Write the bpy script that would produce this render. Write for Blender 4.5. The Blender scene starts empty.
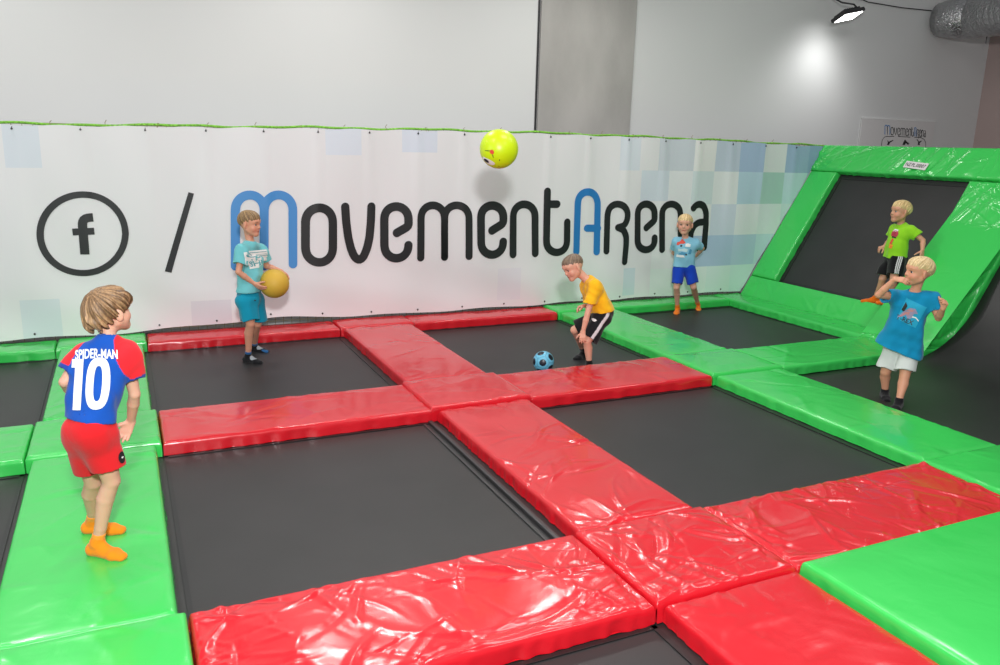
import bpy, bmesh, math, random
import numpy as np
from mathutils import Vector, Matrix
from mathutils.bvhtree import BVHTree
PI = math.pi
scene = bpy.context.scene
COL = scene.collection
V = np.array
# ------------------------------------------------------------------ camera
CAM = V([-0.1126, -7.9053, 1.804]); YAW, PITCH, ROLL, FPX = 0.4413, -0.2334, 0.0264, 801.79
FW = V([math.sin(YAW)*math.cos(PITCH), math.cos(YAW)*math.cos(PITCH), math.sin(PITCH)])
_rt = V([math.cos(YAW), -math.sin(YAW), 0.0]); _up = np.cross(_rt, FW)
RT = math.cos(ROLL)*_rt + math.sin(ROLL)*_up
UP = -math.sin(ROLL)*_rt + math.cos(ROLL)*_up
def ray(px, py): return FW + RT*((px-500)/FPX) - UP*((py-332.5)/FPX)
def on_y(px, py, Y=0.0):
    d = ray(px, py); return CAM + d*((Y-CAM[1])/d[1])
def on_z(px, py, Z=0.0):
    d = ray(px, py); return CAM + d*((Z-CAM[2])/d[2])
def on_plane(px, py, p, n):
    d = ray(px, py); return CAM + d*(((p-CAM) @ n)/(d @ n))
cd = bpy.data.cameras.new('camera'); cam = bpy.data.objects.new('camera', cd); COL.objects.link(cam)
cd.sensor_width = 36; cd.lens = FPX*36/1000; cd.clip_start = 0.05; cd.clip_end = 100
cam.matrix_world = Matrix(((RT[0], UP[0], -FW[0], CAM[0]), (RT[1], UP[1], -FW[1], CAM[1]), (RT[2], UP[2], -FW[2], CAM[2]), (0, 0, 0, 1)))
scene.camera = cam
# ------------------------------------------------------------------ helpers
def lin(r, g, b):
    f = lambda c: (c/255/12.92) if c/255 <= 0.04045 else ((c/255+0.055)/1.055)**2.4
    return (f(r), f(g), f(b), 1.0)
def nrm(v):
    v = np.asarray(v, float); return v/np.linalg.norm(v)
def tag(o, label=None, cat=None, group=None, kind=None):
    if label: o['label'] = label
    if cat: o['category'] = cat
    if group: o['group'] = group
    if kind: o['kind'] = kind
    return o
def empty(name, loc=(0, 0, 0)):
    o = bpy.data.objects.new(name, None); o.location = tuple(map(float, loc)); o.empty_display_size = 0.1
    COL.objects.link(o); return o
def link(name, me, mats, parent=None, smooth=True):
    o = bpy.data.objects.new(name, me); COL.objects.link(o)
    if not isinstance(mats, (list, tuple)): mats = [mats]
    for m in mats: me.materials.append(m)
    if smooth: me.polygons.foreach_set('use_smooth', [True]*len(me.polygons))
    if parent is not None:
        o.parent = parent; o.matrix_parent_inverse = Matrix.Translation(-parent.location)
    return o
def mesh_of(v, f, name='mesh'):
    me = bpy.data.meshes.new(name)
    me.from_pydata(np.asarray(v, float).tolist(), [], f.tolist() if isinstance(f, np.ndarray) else f)
    me.update(); return me
def set_col(me, cols):
    a = me.color_attributes.new('Col', 'FLOAT_COLOR', 'POINT')
    a.data.foreach_set('color', np.asarray(cols, np.float32).ravel())
def set_fcol(me, cols):
    a = me.attributes.new('Col', 'FLOAT_COLOR', 'FACE')
    a.data.foreach_set('color', np.asarray(cols, np.float32).ravel())
class MB:
    def __init__(s): s.v = []; s.f = []; s.m = []
    def add(s, v, f, m=0):
        n = len(s.v); s.v += [tuple(map(float, p)) for p in v]
        s.f += [[i+n for i in q] for q in f]; s.m += [m]*len(f)
    def box(s, c, d, ax=None, m=0, bev=0.0):
        ax = np.eye(3) if ax is None else np.asarray(ax, float)
        bm = bmesh.new(); bmesh.ops.create_cube(bm, size=1.0)
        for q in bm.verts: q.co = Vector((q.co.x*d[0], q.co.y*d[1], q.co.z*d[2]))
        if bev: bmesh.ops.bevel(bm, geom=bm.edges[:], offset=bev, segments=2, affect='EDGES', profile=0.6)
        bm.verts.index_update()
        s.add([np.asarray(c)+V(q.co) @ ax for q in bm.verts], [[w.index for w in q.verts] for q in bm.faces], m); bm.free()
    def tube(s, pts, r, n=10, m=0, cap=True, rs=None):
        pts = [np.asarray(p, float) for p in pts]; k = len(pts); vs = []; prev = None
        for i, p in enumerate(pts):
            t = nrm(pts[min(i+1, k-1)]-pts[max(i-1, 0)])
            if prev is None:
                a = V([0, 0, 1.]) if abs(t[2]) < 0.9 else V([1., 0, 0]); prev = nrm(np.cross(t, a))
            prev = nrm(prev-t*(prev @ t)); b = np.cross(t, prev); rr = rs[i] if rs is not None else r
            for j in range(n):
                a = 2*PI*j/n; vs.append(p+rr*(math.cos(a)*prev+math.sin(a)*b))
        fs = [[i*n+j, i*n+(j+1) % n, (i+1)*n+(j+1) % n, (i+1)*n+j] for i in range(k-1) for j in range(n)]
        if cap: fs += [list(range(n))[::-1], [(k-1)*n+j for j in range(n)]]
        s.add(vs, fs, m)
    def build(s, name, mats, parent=None, smooth=False):
        me = mesh_of(s.v, s.f, name); o = link(name, me, mats, parent, smooth)
        me.polygons.foreach_set('material_index', s.m); return o
# ------------------------------------------------------------------ materials
def mat(name, color=(0.5, 0.5, 0.5, 1), rough=0.5, attr=False, metal=0.0, coat=0.0, sheen=0.0, spec=0.5, sss=0.0,
        bumps=(), var=None, emit=None, aniso_noise=None):
    m = bpy.data.materials.new(name); m.use_nodes = True; nt = m.node_tree; b = nt.nodes['Principled BSDF']
    b.inputs['Base Color'].default_value = color; b.inputs['Roughness'].default_value = rough
    b.inputs['Metallic'].default_value = metal; b.inputs['Specular IOR Level'].default_value = spec
    if coat: b.inputs['Coat Weight'].default_value = coat; b.inputs['Coat Roughness'].default_value = 0.12
    if sheen: b.inputs['Sheen Weight'].default_value = sheen; b.inputs['Sheen Roughness'].default_value = 0.5
    if sss:
        b.inputs['Subsurface Weight'].default_value = sss; b.inputs['Subsurface Radius'].default_value = (0.012, 0.005, 0.003)
        b.inputs['Subsurface Scale'].default_value = 0.6
    if emit: b.inputs['Emission Color'].default_value = emit[0]; b.inputs['Emission Strength'].default_value = emit[1]
    tc = nt.nodes.new('ShaderNodeTexCoord'); src = None
    if attr:
        a = nt.nodes.new('ShaderNodeAttribute'); a.attribute_name = 'Col'; src = a.outputs['Color']
    if var:   # (scale, amount, stretch)
        sc, amt, st = var
        mp = nt.nodes.new('ShaderNodeMapping'); mp.inputs['Scale'].default_value = st; nt.links.new(tc.outputs['Object'], mp.inputs['Vector'])
        n = nt.nodes.new('ShaderNodeTexNoise'); n.inputs['Scale'].default_value = sc; n.inputs['Detail'].default_value = 5
        nt.links.new(mp.outputs['Vector'], n.inputs['Vector'])
        r = nt.nodes.new('ShaderNodeMapRange'); r.inputs['From Min'].default_value = 0.3; r.inputs['From Max'].default_value = 0.7
        r.inputs['To Min'].default_value = 1-amt; r.inputs['To Max'].default_value = 1+amt
        nt.links.new(n.outputs['Fac'], r.inputs['Value'])
        x = nt.nodes.new('ShaderNodeVectorMath'); x.operation = 'SCALE'; nt.links.new(r.outputs['Result'], x.inputs['Scale'])
        if src is not None: nt.links.new(src, x.inputs[0])
        else: x.inputs[0].default_value = color[:3]
        src = x.outputs['Vector']
    if src is not None: nt.links.new(src, b.inputs['Base Color'])
    last = None
    for (sc, dist, stre, st, dz) in bumps:   # scale, distance, strength, stretch, distortion
        mp = nt.nodes.new('ShaderNodeMapping'); mp.inputs['Scale'].default_value = st; nt.links.new(tc.outputs['Object'], mp.inputs['Vector'])
        n = nt.nodes.new('ShaderNodeTexNoise'); n.inputs['Scale'].default_value = abs(sc); n.inputs['Detail'].default_value = 3
        if sc < 0: n.noise_type = 'RIDGED_MULTIFRACTAL'; n.inputs['Detail'].default_value = 2
        n.inputs['Distortion'].default_value = dz
        nt.links.new(mp.outputs['Vector'], n.inputs['Vector'])
        bp = nt.nodes.new('ShaderNodeBump'); bp.inputs['Distance'].default_value = dist; bp.inputs['Strength'].default_value = stre
        nt.links.new(n.outputs['Fac'], bp.inputs['Height'])
        if last is not None: nt.links.new(last, bp.inputs['Normal'])
        last = bp.outputs['Normal']
    if last is not None: nt.links.new(last, b.inputs['Normal'])
    return m
VB = ((1.8, 0.02, 0.35, (1, 1, 1), 1.0), (8, 0.006, 0.30, (1, 1, 1), 1.0), (-2.4, 0.02, 0.5, (1, 1, 1), 0.8))
M = dict(
    red=mat('red_vinyl', (0.60, 0.008, 0.017, 1), 0.24, bumps=VB, coat=0.25, spec=0.6),
    green=mat('green_vinyl', (0.038, 0.55, 0.088, 1), 0.24, bumps=VB, coat=0.25, spec=0.6),
    jump=mat('jump_mat', (0.013, 0.0124, 0.0128, 1), 0.48, spec=0.65, bumps=((320, 0.001, 0.25, (1, 1, 1), 0),), var=(3.0, 0.22, (1, 1, 1))),
    band=mat('webbing_black', (0.012, 0.012, 0.013, 1), 0.45, bumps=((200, 0.001, 0.3, (1, 1, 1), 0),)),
    steel=mat('painted_steel', (0.03, 0.03, 0.032, 1), 0.4),
    banner=mat('banner_vinyl', attr=True, rough=0.6, spec=0.35, bumps=((3.0, 0.012, 0.25, (1, 1, 0.35), 0.6),)),
    ink=mat('print_black', (0.013, 0.015, 0.017, 1), 0.5),
    inkblue=mat('print_blue', lin(38, 122, 190), 0.5),
    inkblue2=mat('print_light_blue', lin(70, 140, 205), 0.5),
    wall=mat('painted_wall', (0.70, 0.705, 0.70, 1), 0.9, var=(0.5, 0.02, (1, 1, 1)), bumps=((40, 0.002, 0.15, (1, 1, 1), 0),)),
    pink=mat('pinkish_wall', (0.44, 0.34, 0.32, 1), 0.9, var=(0.7, 0.04, (1, 1, 1))),
    concrete=mat('raw_concrete', (0.42, 0.405, 0.385, 1), 0.9, var=(2.2, 0.13, (1, 1, 0.5)), bumps=((25, 0.004, 0.4, (1, 1, 1), 0.3),)),
    floor=mat('hall_floor', (0.06, 0.06, 0.06, 1), 0.8, var=(2, 0.1, (1, 1, 1))),
    rope=mat('green_rope', (0.19, 0.50, 0.04, 1), 0.7, var=(60, 0.5, (1, 1, 1))),
    net=mat('net_cord', (0.25, 0.21, 0.11, 1), 0.8),
    eyelet=mat('eyelet_metal', (0.05, 0.05, 0.05, 1), 0.4, metal=0.6),
    foil=mat('duct_foil', (0.50, 0.50, 0.51, 1), 0.28, metal=1.0, bumps=((14, 0.03, 0.8, (1, 1, 1), 1.5), (45, 0.01, 0.5, (1, 1, 1), 0.5))),
    dark=mat('dark_plastic', (0.02, 0.02, 0.022, 1), 0.45),
    lens=mat('lamp_lens', (0.9, 0.9, 0.9, 1), 0.3, emit=((1, 0.98, 0.95, 1), 12.0)),
    acrylic=mat('frosted_acrylic', (0.70, 0.685, 0.68, 1), 0.35),
    white=mat('white_print', (0.80, 0.80, 0.79, 1), 0.6),
    tagw=mat('white_tag', (0.75, 0.72, 0.72, 1), 0.4),
    skin=mat('skin', attr=True, rough=0.5, sss=0.12, spec=0.35),
    cloth=mat('cotton', attr=True, rough=0.9, spec=0.2, sheen=0.15, bumps=((260, 0.001, 0.3, (1, 1, 1), 0), (16, 0.012, 0.35, (1, 1, 0.6), 0.8))),
    hair=mat('hair', attr=True, rough=0.5, spec=0.4, var=(120, 0.28, (1, 1, 0.25)), bumps=((150, 0.004, 0.6, (1, 1, 0.25), 0.5),)),
    eye=mat('eye_white', (0.50, 0.47, 0.44, 1), 0.25),
    iris=mat('eye_iris', (0.03, 0.03, 0.035, 1), 0.15),
    lime=mat('lime_rubber', (0.60, 0.80, 0.004, 1), 0.35, spec=0.5, bumps=((180, 0.001, 0.2, (1, 1, 1), 0),)),
    mustard=mat('mustard_rubber', lin(205, 165, 58), 0.55, spec=0.4, bumps=((160, 0.001, 0.3, (1, 1, 1), 0),)),
    football=mat('football_panels', attr=True, rough=0.35, spec=0.5),
    pred=mat('print_red', lin(215, 70, 50), 0.5),
)
rng = np.random.default_rng(7)
# ------------------------------------------------------------------ setting
def struct(name, mb, m): return tag(mb.build(name, m), kind='structure')
WY = 0.60                      # face of back wall
b = MB(); b.box((4.5, -4.5, -0.24), (16.0, 10.6, 0.2)); struct('floor', b, M['floor'])
b = MB(); b.box((3.5, WY+0.1, 2.33), (18, 0.2, 5.0)); struct('wall_back', b, M['wall'])
b = MB(); b.box((12.05, -0.9, 2.33), (0.2, 3.0, 5.0)); struct('wall_right', b, M['pink'])
xa, xb_ = on_y(540, 60, WY-0.03)[0], on_y(634, 60, WY-0.03)[0]
b = MB(); b.box(((xa+xb_)/2, WY-0.015, 2.33), (xb_-xa, 0.03, 5.0), bev=0.006); struct('trim_1', b, M['concrete'])
b = MB(); b.box((xa-0.02, WY-0.006, 2.33), (0.022, 0.012, 5.0)); struct('shadow_gap', b, M['steel'])  # dark strip standing in for the shadow gap along the pillar
# ------------------------------------------------------------------ pads
def creases(U, W, L, Wd, r, n, amp, lm=1.0, wm=1.0):
    z = np.zeros_like(U)
    for _ in range(n):
        cu, cw = r.uniform(0, L), r.uniform(0, Wd)
        if r.random() < 0.45:      # start at an edge, like pulled vinyl
            if r.random() < 0.5: cw = r.choice([0.04, Wd-0.04])
            else: cu = r.choice([0.04, L-0.04])
        th = r.uniform(0, PI); ln = lm*r.uniform(0.10, 0.38)*min(1, Wd/0.6); wd = r.uniform(0.008, 0.022)/max(1, lm*.75)*wm; a = r.uniform(0.3, 1.0)*amp*r.choice([-1, 1, 1])
        du, dw = U-cu, W-cw; p = du*math.cos(th)+dw*math.sin(th); q = -du*math.sin(th)+dw*math.cos(th)+r.uniform(-1.2, 1.2)*p*p
        z += a*np.exp(-(p/ln)**2*2)*np.exp(-(q/wd)**2)
    return z
def waves(U, W, r, n, f0, f1, amp):
    z = np.zeros_like(U)
    for _ in range(n):
        th = r.uniform(0, 2*PI); f = r.uniform(f0, f1); ph = r.uniform(0, 2*PI)
        z += np.sin((U*math.cos(th)+W*math.sin(th))*f+ph+0.6*np.sin(U*f*0.5+ph*2))/n
    return z*amp
def pad_mesh(L, Wd, fmap, T, seed, amp=0.006, ncr=None, res=0.02, rr=0.022, skirt=0.006, puff=0.008, lm=1.0, diag=0.0, fine=0):
    """cushion of length L, width Wd, thickness T; fmap(u, w, h) -> xyz"""
    r = np.random.default_rng(seed); ns = 6
    def axis(n):
        k = max(6, int(n/res)); t = np.linspace(0, n, k+1)
        t = np.unique(np.concatenate([t, [0.003, 0.008, 0.014, n-0.003, n-0.008, n-0.014]]))
        d = np.linspace(T-rr, (T-rr)/ns, ns)
        return np.concatenate([-d, t, n+d[::-1]])
    eu, ew = axis(L), axis(Wd); EU, EW = np.meshgrid(eu, ew, indexing='ij')
    U = np.clip(EU, 0, L); W = np.clip(EW, 0, Wd)
    dU = np.maximum(np.maximum(-EU, EU-L), 0); dW = np.maximum(np.maximum(-EW, EW-Wd), 0); dr = np.maximum(dU, dW)
    de = np.minimum(np.minimum(U, L-U), np.minimum(W, Wd-W))
    rnd = np.where(de < rr, rr-np.sqrt(np.maximum(rr**2-(rr-de)**2, 0)), 0)
    if ncr is None: ncr = int(10+22*L*Wd)
    ins = np.clip(de/0.05, 0, 1)
    H = puff*np.clip(de/0.18, 0, 1)**0.7 + waves(U, W, r, 6, 6, 16, amp*0.9)*ins + creases(U, W, L, Wd, r, ncr, amp, lm)*np.clip(de/0.02, 0.25, 1)
    e = U+W*1.7
    pl = waves(e, e*0, r, 5, 28, 75, 1.0)
    out = skirt*(dr/T)*(0.4+pl*1.6) + 0.004*(dr > 0)*pl
    if fine: H = H+creases(U, W, L, Wd, r, fine, amp*.55, .55, .5)*ins
    if diag:
        ph = (U*.45+W*.9)*(2*PI/.17)+1.3*np.sin(U*3.1)+.9*np.sin(W*6+U*2); m_ = np.clip(.65+.6*np.sin(U*2.3+W*3.7), 0, 1)
        H = H+diag*m_*(1-np.abs(np.sin(ph*.5)))**1.6*ins
    H = H-rnd-dr
    U2 = U+out*np.sign(EU-U)*(dU > 0); W2 = W+out*np.sign(EW-W)*(dW > 0)
    nu, nw = EU.shape; P = fmap(U2.ravel(), W2.ravel(), H.ravel())
    idx = np.arange(nu*nw).reshape(nu, nw)
    q = np.stack([idx[:-1, :-1], idx[1:, :-1], idx[1:, 1:], idx[:-1, 1:]], -1)
    both = (dU > 0) & (dW > 0)
    keep = ~(both[:-1, :-1] | both[1:, :-1] | both[1:, 1:] | both[:-1, 1:])
    F = q[keep].tolist()
    base = len(P); cu = V([0, L, L, 0.]); cw = V([0, 0, Wd, Wd.__float__()])
    P = np.concatenate([P, fmap(cu, cw, np.full(4, -T+0.002))]); F.append([base+3, base+2, base+1, base])
    used = np.zeros(len(P), bool); used[np.concatenate([np.asarray(f) for f in F])] = True
    nid = np.cumsum(used)-1
    return mesh_of(P[used], [[int(nid[i]) for i in f] for f in F], 'pad')
G = 0.004
def flat_pad(x0, x1, y0, y1, m, label, seed, z=0.0, T=0.095, group=None, **k):
    cx, cy = (x0+x1)/2, (y0+y1)/2
    x0 += G; y0 += G; x1 -= G; y1 -= G
    f = lambda u, w, h: np.stack([x0+u-cx, y0+w-cy, h], -1)
    me = pad_mesh(x1-x0, y1-y0, f, T, seed, **k)
    o = link('safety_pad', me, M[m]); o.location = (cx, cy, z)
    return tag(o, label, 'pad', group or ('red safety pads' if m == 'red' else 'green safety pads'))
XA0, XA1, XB0, XB1, XC0, XC1, XD0, XD1 = -0.72, 0.0, 1.736, 2.4955, 4.162, 4.925, 6.60, 7.02
R1, R2B, R2F, R3B, R3F = -0.34, -2.297, -2.954, -4.879, -5.553
BK = 0.03
LOW = dict(z=-0.012, T=0.083)
flat_pad(-2.4, XA0, R1, BK, 'green', 'narrow green pad at the banner foot under the circled letter f', 11, **LOW)
flat_pad(XA0, XA1, R1, BK, 'green', 'small green pad at the banner foot beside the head of the jersey boy', 12)
flat_pad(XA1, XB0, R1, BK, 'red', 'narrow red pad at the banner foot behind boy holding the mustard ball', 13, **LOW)
flat_pad(XB0, XB1, R1, BK, 'red', 'small red pad at the banner foot under the letters v and e', 14)
flat_pad(XB1, XC0, R1, BK, 'red', 'narrow red pad at the banner foot behind the blue football', 15, **LOW)
flat_pad(XC0, XC1, R1, BK, 'green', 'small green pad at the banner foot behind boy in the yellow shirt', 16)
flat_pad(XC1, XD0, R1+.03, BK, 'green', 'narrow green pad at the banner foot behind boy in royal blue shorts', 17, **LOW)
flat_pad(XA0+.03, XA1-.03, R2B, R1, 'green', 'long green pad between jersey boy\'s head and the mat of the ball holder', 18, **LOW)
flat_pad(XB0+.03, XB1-.03, R2B, R1, 'red', 'long dull red pad running up to the banner between the two back mats', 19, **LOW)
flat_pad(XC0+.03, XC1-.03, R2B, R1, 'green', 'long green pad behind the crouching boy in the yellow shirt', 20, **LOW)
flat_pad(-2.4, XA0, R2F, R2B, 'green', 'green cross pad at the picture edge beside the arm of jersey boy', 21, **LOW)
flat_pad(XA0, XA1, R2F, R2B, 'green', 'square green junction pad behind the red shorts of jersey boy', 22)
flat_pad(XA1, XB0, R2F, R2B, 'red', 'red cross pad in front of the boy holding the mustard ball', 23, **LOW)
flat_pad(XB0-.02, XB1, R2F, R2B, 'red', 'square red junction pad raised at the meeting of four red pads', 24, z=0.012, T=0.107)
flat_pad(XB1, XC0, R2F, R2B, 'red', 'long red cross pad right in front of the blue football', 25, **LOW)
flat_pad(XC0, XC1, R2F, R2B, 'green', 'square green junction pad between red cross pad and sloped trampoline', 26)
flat_pad(XC1, 6.615, R2F, R2B, 'green', 'glossy green cross pad behind the legs of boy in teal shirt', 27, **LOW)
flat_pad(XA0+.03, XA1-.03, R3B, R2F, 'green', 'wide green pad under the orange socks of jersey boy', 28, **LOW)
flat_pad(XB0+.03, XB1-.03, R3B, R2F, 'red', 'long shiny red pad between the two large front mats', 29, amp=0.008, res=0.012, fine=35, **LOW)
flat_pad(XC0+.03, XC1-.03, R3B, R2F, 'green', 'long green pad in front of the boy in teal shirt', 30, **LOW)
flat_pad(XA0, XA1, R3F, R3B, 'green', 'square green junction pad in the near corner below the orange socks', 31)
flat_pad(XA1, XB0, R3F, R3B, 'red', 'broad glossy red pad along the near edge beside green junction pad', 32, amp=0.009, ncr=60, res=0.011, fine=110, **LOW)
flat_pad(XB0, XB1, R3F, R3B, 'red', 'square glossy red junction pad nearest the camera', 33, amp=0.009, ncr=34, res=0.011, fine=50)
flat_pad(XB1, XC0, R3F, R3B, 'red', 'wrinkled red pad behind the big bright green near mat', 34, amp=0.010, ncr=50, res=0.011, fine=110, **LOW)
flat_pad(XC0, XC1+.1, R3F, R3B, 'green', 'green junction pad at the frame edge beyond end of wrinkled red pad', 35)
flat_pad(XB0+.03, XB1-.01, -7.0, R3F, 'red', 'smooth red pad in the near corner beside the bright green mat', 36, **LOW)
flat_pad(XA0, XA1, -7.0, R3F, 'green', 'near green pad cut by the lower picture edge', 37, **LOW)
flat_pad(XB1+.005, 4.6, -7.2, R3F-.005, 'green', 'big bright green flat mat in the near corner, laid above the red pads', 38, z=0.03, T=0.125, amp=0.004, ncr=10)
flat_pad(XD0, XD1-.01, R2B, BK, 'green', 'green pad along the foot of the sloped trampoline', 39, **LOW)
# slope pads
AL = math.radians(57.8); SA, CA = math.sin(AL), math.cos(AL); SX = V([CA, 0, SA]); SN = V([-SA, 0, CA]); S0 = V([XD1, 0, 0.0])
def slope_pt(s, y, h): return S0+np.multiply.outer(s, SX)+np.multiply.outer(h, SN)+np.multiply.outer(y, V([0, 1., 0]))
def slope_pad(s0, s1, y0, y1, label, seed, T=0.075, h=0.0, **k):
    c = slope_pt((s0+s1)/2, (y0+y1)/2, h)
    f = lambda u, w, hh: slope_pt(s0+u, y0+w, hh+h)-c
    o = link('safety_pad', pad_mesh(s1-s0, y1-y0, f, T, seed, **k), M['green']); o.location = tuple(c)
    return tag(o, label, 'pad', 'green pads around the sloped trampoline')
slope_pad(-0.035, 0.262, -2.29, -0.02, 'green pad along lower edge of the sloped trampoline under orange socks', 51, amp=0.010, ncr=40)
slope_pad(0.267, 1.83, -0.44, -0.02, 'slanting green pad between the banner edge and the sloped trampoline', 52, amp=0.007)
slope_pad(1.835, 2.215, -3.6, 0.0, 'wrinkled green pad along the top of the sloped trampoline', 53, amp=0.013, ncr=60, h=0.008, lm=2.0, res=0.013, diag=0.020)
RB = 0.16; TL = RB*math.tan(AL/2); xs0 = 6.62; fl = XD1-TL-xs0; arc = RB*AL
def strip_map(u, w, h):
    u = np.asarray(u, float); x = np.empty_like(u); z = np.empty_like(u); nx = np.empty_like(u); nz = np.empty_like(u)
    a = u <= fl; bb = (u > fl) & (u <= fl+arc); c = u > fl+arc
    x[a] = xs0+u[a]; z[a] = 0; nx[a] = 0; nz[a] = 1
    t = (u[bb]-fl)/RB; x[bb] = xs0+fl+RB*np.sin(t); z[bb] = RB*(1-np.cos(t)); nx[bb] = -np.sin(t); nz[bb] = np.cos(t)
    s = u[c]-fl-arc+TL; x[c] = XD1+s*CA; z[c] = s*SA; nx[c] = -SA; nz[c] = CA
    return np.stack([x+nx*h, R2F+0.004+w, z+nz*h-0.012], -1)
me = pad_mesh(fl+arc+1.83-TL, R2B-R2F-0.008+0.09, strip_map, 0.083, 54, amp=0.016, ncr=60, lm=2.0, res=0.013, diag=0.022)
o = link('safety_pad', me, M['green']); tag(o, 'broad bent green pad sweeping up behind the boy in teal shirt', 'pad', 'green pads around the sloped trampoline')
# ------------------------------------------------------------------ jump beds
def grid_mesh(P): # P (n,m,3)
    n, m_ = P.shape[:2]; idx = np.arange(n*m_).reshape(n, m_)
    q = np.stack([idx[:-1, :-1], idx[1:, :-1], idx[1:, 1:], idx[:-1, 1:]], -1).reshape(-1, 4)
    return P.reshape(-1, 3), q
def slab(P, N, th, name, m, parent):
    v, q = grid_mesh(P); n, mm = P.shape[:2]; v2 = (P-N*th).reshape(-1, 3); k = len(v)
    bd = [i*mm for i in range(n)]+[(n-1)*mm+j for j in range(1, mm)]+[i*mm+mm-1 for i in range(n-2, -1, -1)]+[j for j in range(mm-2, 0, -1)]
    f = q.tolist()+(q[:, ::-1]+k).tolist()+[[bd[i], bd[i]+k, bd[(i+1) % len(bd)]+k, bd[(i+1) % len(bd)]] for i in range(len(bd))]
    me = mesh_of(np.concatenate([v, v2]), f, name); o = link(name, me, m, parent)
    me.polygons.foreach_set('use_smooth', [True]*(2*len(q))+[False]*len(bd)); return o
ZB = -0.10
def bed(x0, x1, y0, y1, label, ox=(0.36, 0.36), oy=(0.3, 0.3), rings=((0.006, 0.022, 0.003),), rail=False):
    t = empty('trampoline_bed', ((x0+x1)/2, (y0+y1)/2, ZB)); tag(t, label, 'trampoline', 'jump beds set flush between the pads')
    X = np.linspace(x0-ox[0], x1+ox[1], 30); Y = np.linspace(y0-oy[0], y1+oy[1], 30)
    P = np.stack(np.meshgrid(X, Y, indexing='ij')+[np.full((30, 30), ZB)], -1)
    ux = np.clip((P[..., 0]-x0)/(x1-x0), 0, 1); uy = np.clip((P[..., 1]-y0)/(y1-y0), 0, 1)
    P[..., 2] -= 0.014*(16*ux*(1-ux)*uy*(1-uy))
    slab(P, V([0, 0, 1.]), 0.022, 'jump_mat', M['jump'], t)
    e = MB()
    for off, w, hgt in rings:
        a0, a1, c0, c1 = x0+off, x1-off, y0+off, y1-off
        e.box(((a0+a1)/2, c0+w/2, ZB+hgt/2), (a1-a0, w, hgt+.004)); e.box(((a0+a1)/2, c1-w/2, ZB+hgt/2), (a1-a0, w, hgt+.004))
        e.box((a0+w/2, (c0+c1)/2, ZB+hgt/2), (w, c1-c0, hgt+.004)); e.box((a1-w/2, (c0+c1)/2, ZB+hgt/2), (w, c1-c0, hgt+.004))
    e.build('edge_webbing', M['band'], t)
    if rail:
        e = MB(); e.box((x1-.030, (y0+y1)/2, ZB+.010), (.030, y1-y0-.02, .022), bev=.006); e.box((x1-.078, (y0+y1)/2, ZB+.002), (.020, y1-y0-.06, .010), bev=.003); e.build('edge_rail', M['steel'], t)
    return t
bed(XA1, XB0, R2B, R1, 'black jump mat under the boy holding the mustard ball', oy=(0.3, 0.3))
bed(XB1, XC0, R2B, R1, 'black jump mat under the crouching boy and the blue football')
bed(XC1, XD0, R2B, R1, 'black jump mat under the boy in royal blue shorts, at the sloped trampoline', ox=(0.36, 0.5))
bed(XA1, XB0, R3B, R2F, 'large black jump mat in front beside the wide green pad', rail=True)
bed(XB1, XC0, R3B, R2F, 'large black jump mat between the long shiny red pad and green pad')
bed(-2.3, XA0, R2B, R1, 'black jump mat at the picture edge behind the green cross pad', ox=(0.1, 0.36))
bed(-2.3, XA0, R3B, R2F, 'black jump mat at the picture edge before the green cross pad', ox=(0.1, 0.36))
bed(XA1, XB0, -6.9, R3F, 'black jump mat in the corner before the broad glossy red pad', oy=(0.1, 0.3))
# curved bed beside the strip
t = empty('curved_trampoline_bed', (6.2, -3.95, ZB)); tag(t, 'black curved jump mat rising behind the boy in teal shirt', 'trampoline')
rb = 1.1; off = 0.055
line = S0-SN*off; xc = line[0]-(line[2]-ZB)/math.tan(AL); tl = rb*math.tan(AL/2)
prof = [(x, ZB, 0, 1) for x in np.linspace(XC1-0.36, xc-tl, 14)]
prof += [(xc-tl+rb*math.sin(a), ZB+rb*(1-math.cos(a)), -math.sin(a), math.cos(a)) for a in np.linspace(0, AL, 24)[1:]]
prof += [(xc+s*CA, ZB+s*SA, -SA, CA) for s in np.linspace(tl, 2.28, 12)[1:]]
prof = V(prof); Y = np.linspace(R3B-0.25, R2F-0.008, 24)
P = np.stack([np.repeat(prof[:, 0:1], 24, 1), np.repeat(Y[None], len(prof), 0), np.repeat(prof[:, 1:2], 24, 1)], -1)
N = np.stack([np.repeat(prof[:, 2:3], 24, 1), np.zeros((len(prof), 24)), np.repeat(prof[:, 3:4], 24, 1)], -1)
slab(P, N, 0.022, 'jump_mat', M['jump'], t)
b = MB()
for yy in (R3B-0.2, R2F-0.06): b.tube([(p[0]+.05, yy, p[1]-.06) for p in prof[20::3]], 0.025, 8)
b.tube([(prof[-1][0]+.03, R3B-.2, prof[-1][1]-.02), (prof[-1][0]+.03, R2F-.06, prof[-1][1]-.02)], .025, 8)
b.tube([(prof[-1][0]+.03, R3B-.2, prof[-1][1]-.05), (prof[-1][0]+.45, R3B-.2, -.14)], .025, 8)
b.build('support_frame', M['steel'], t, True)
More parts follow.
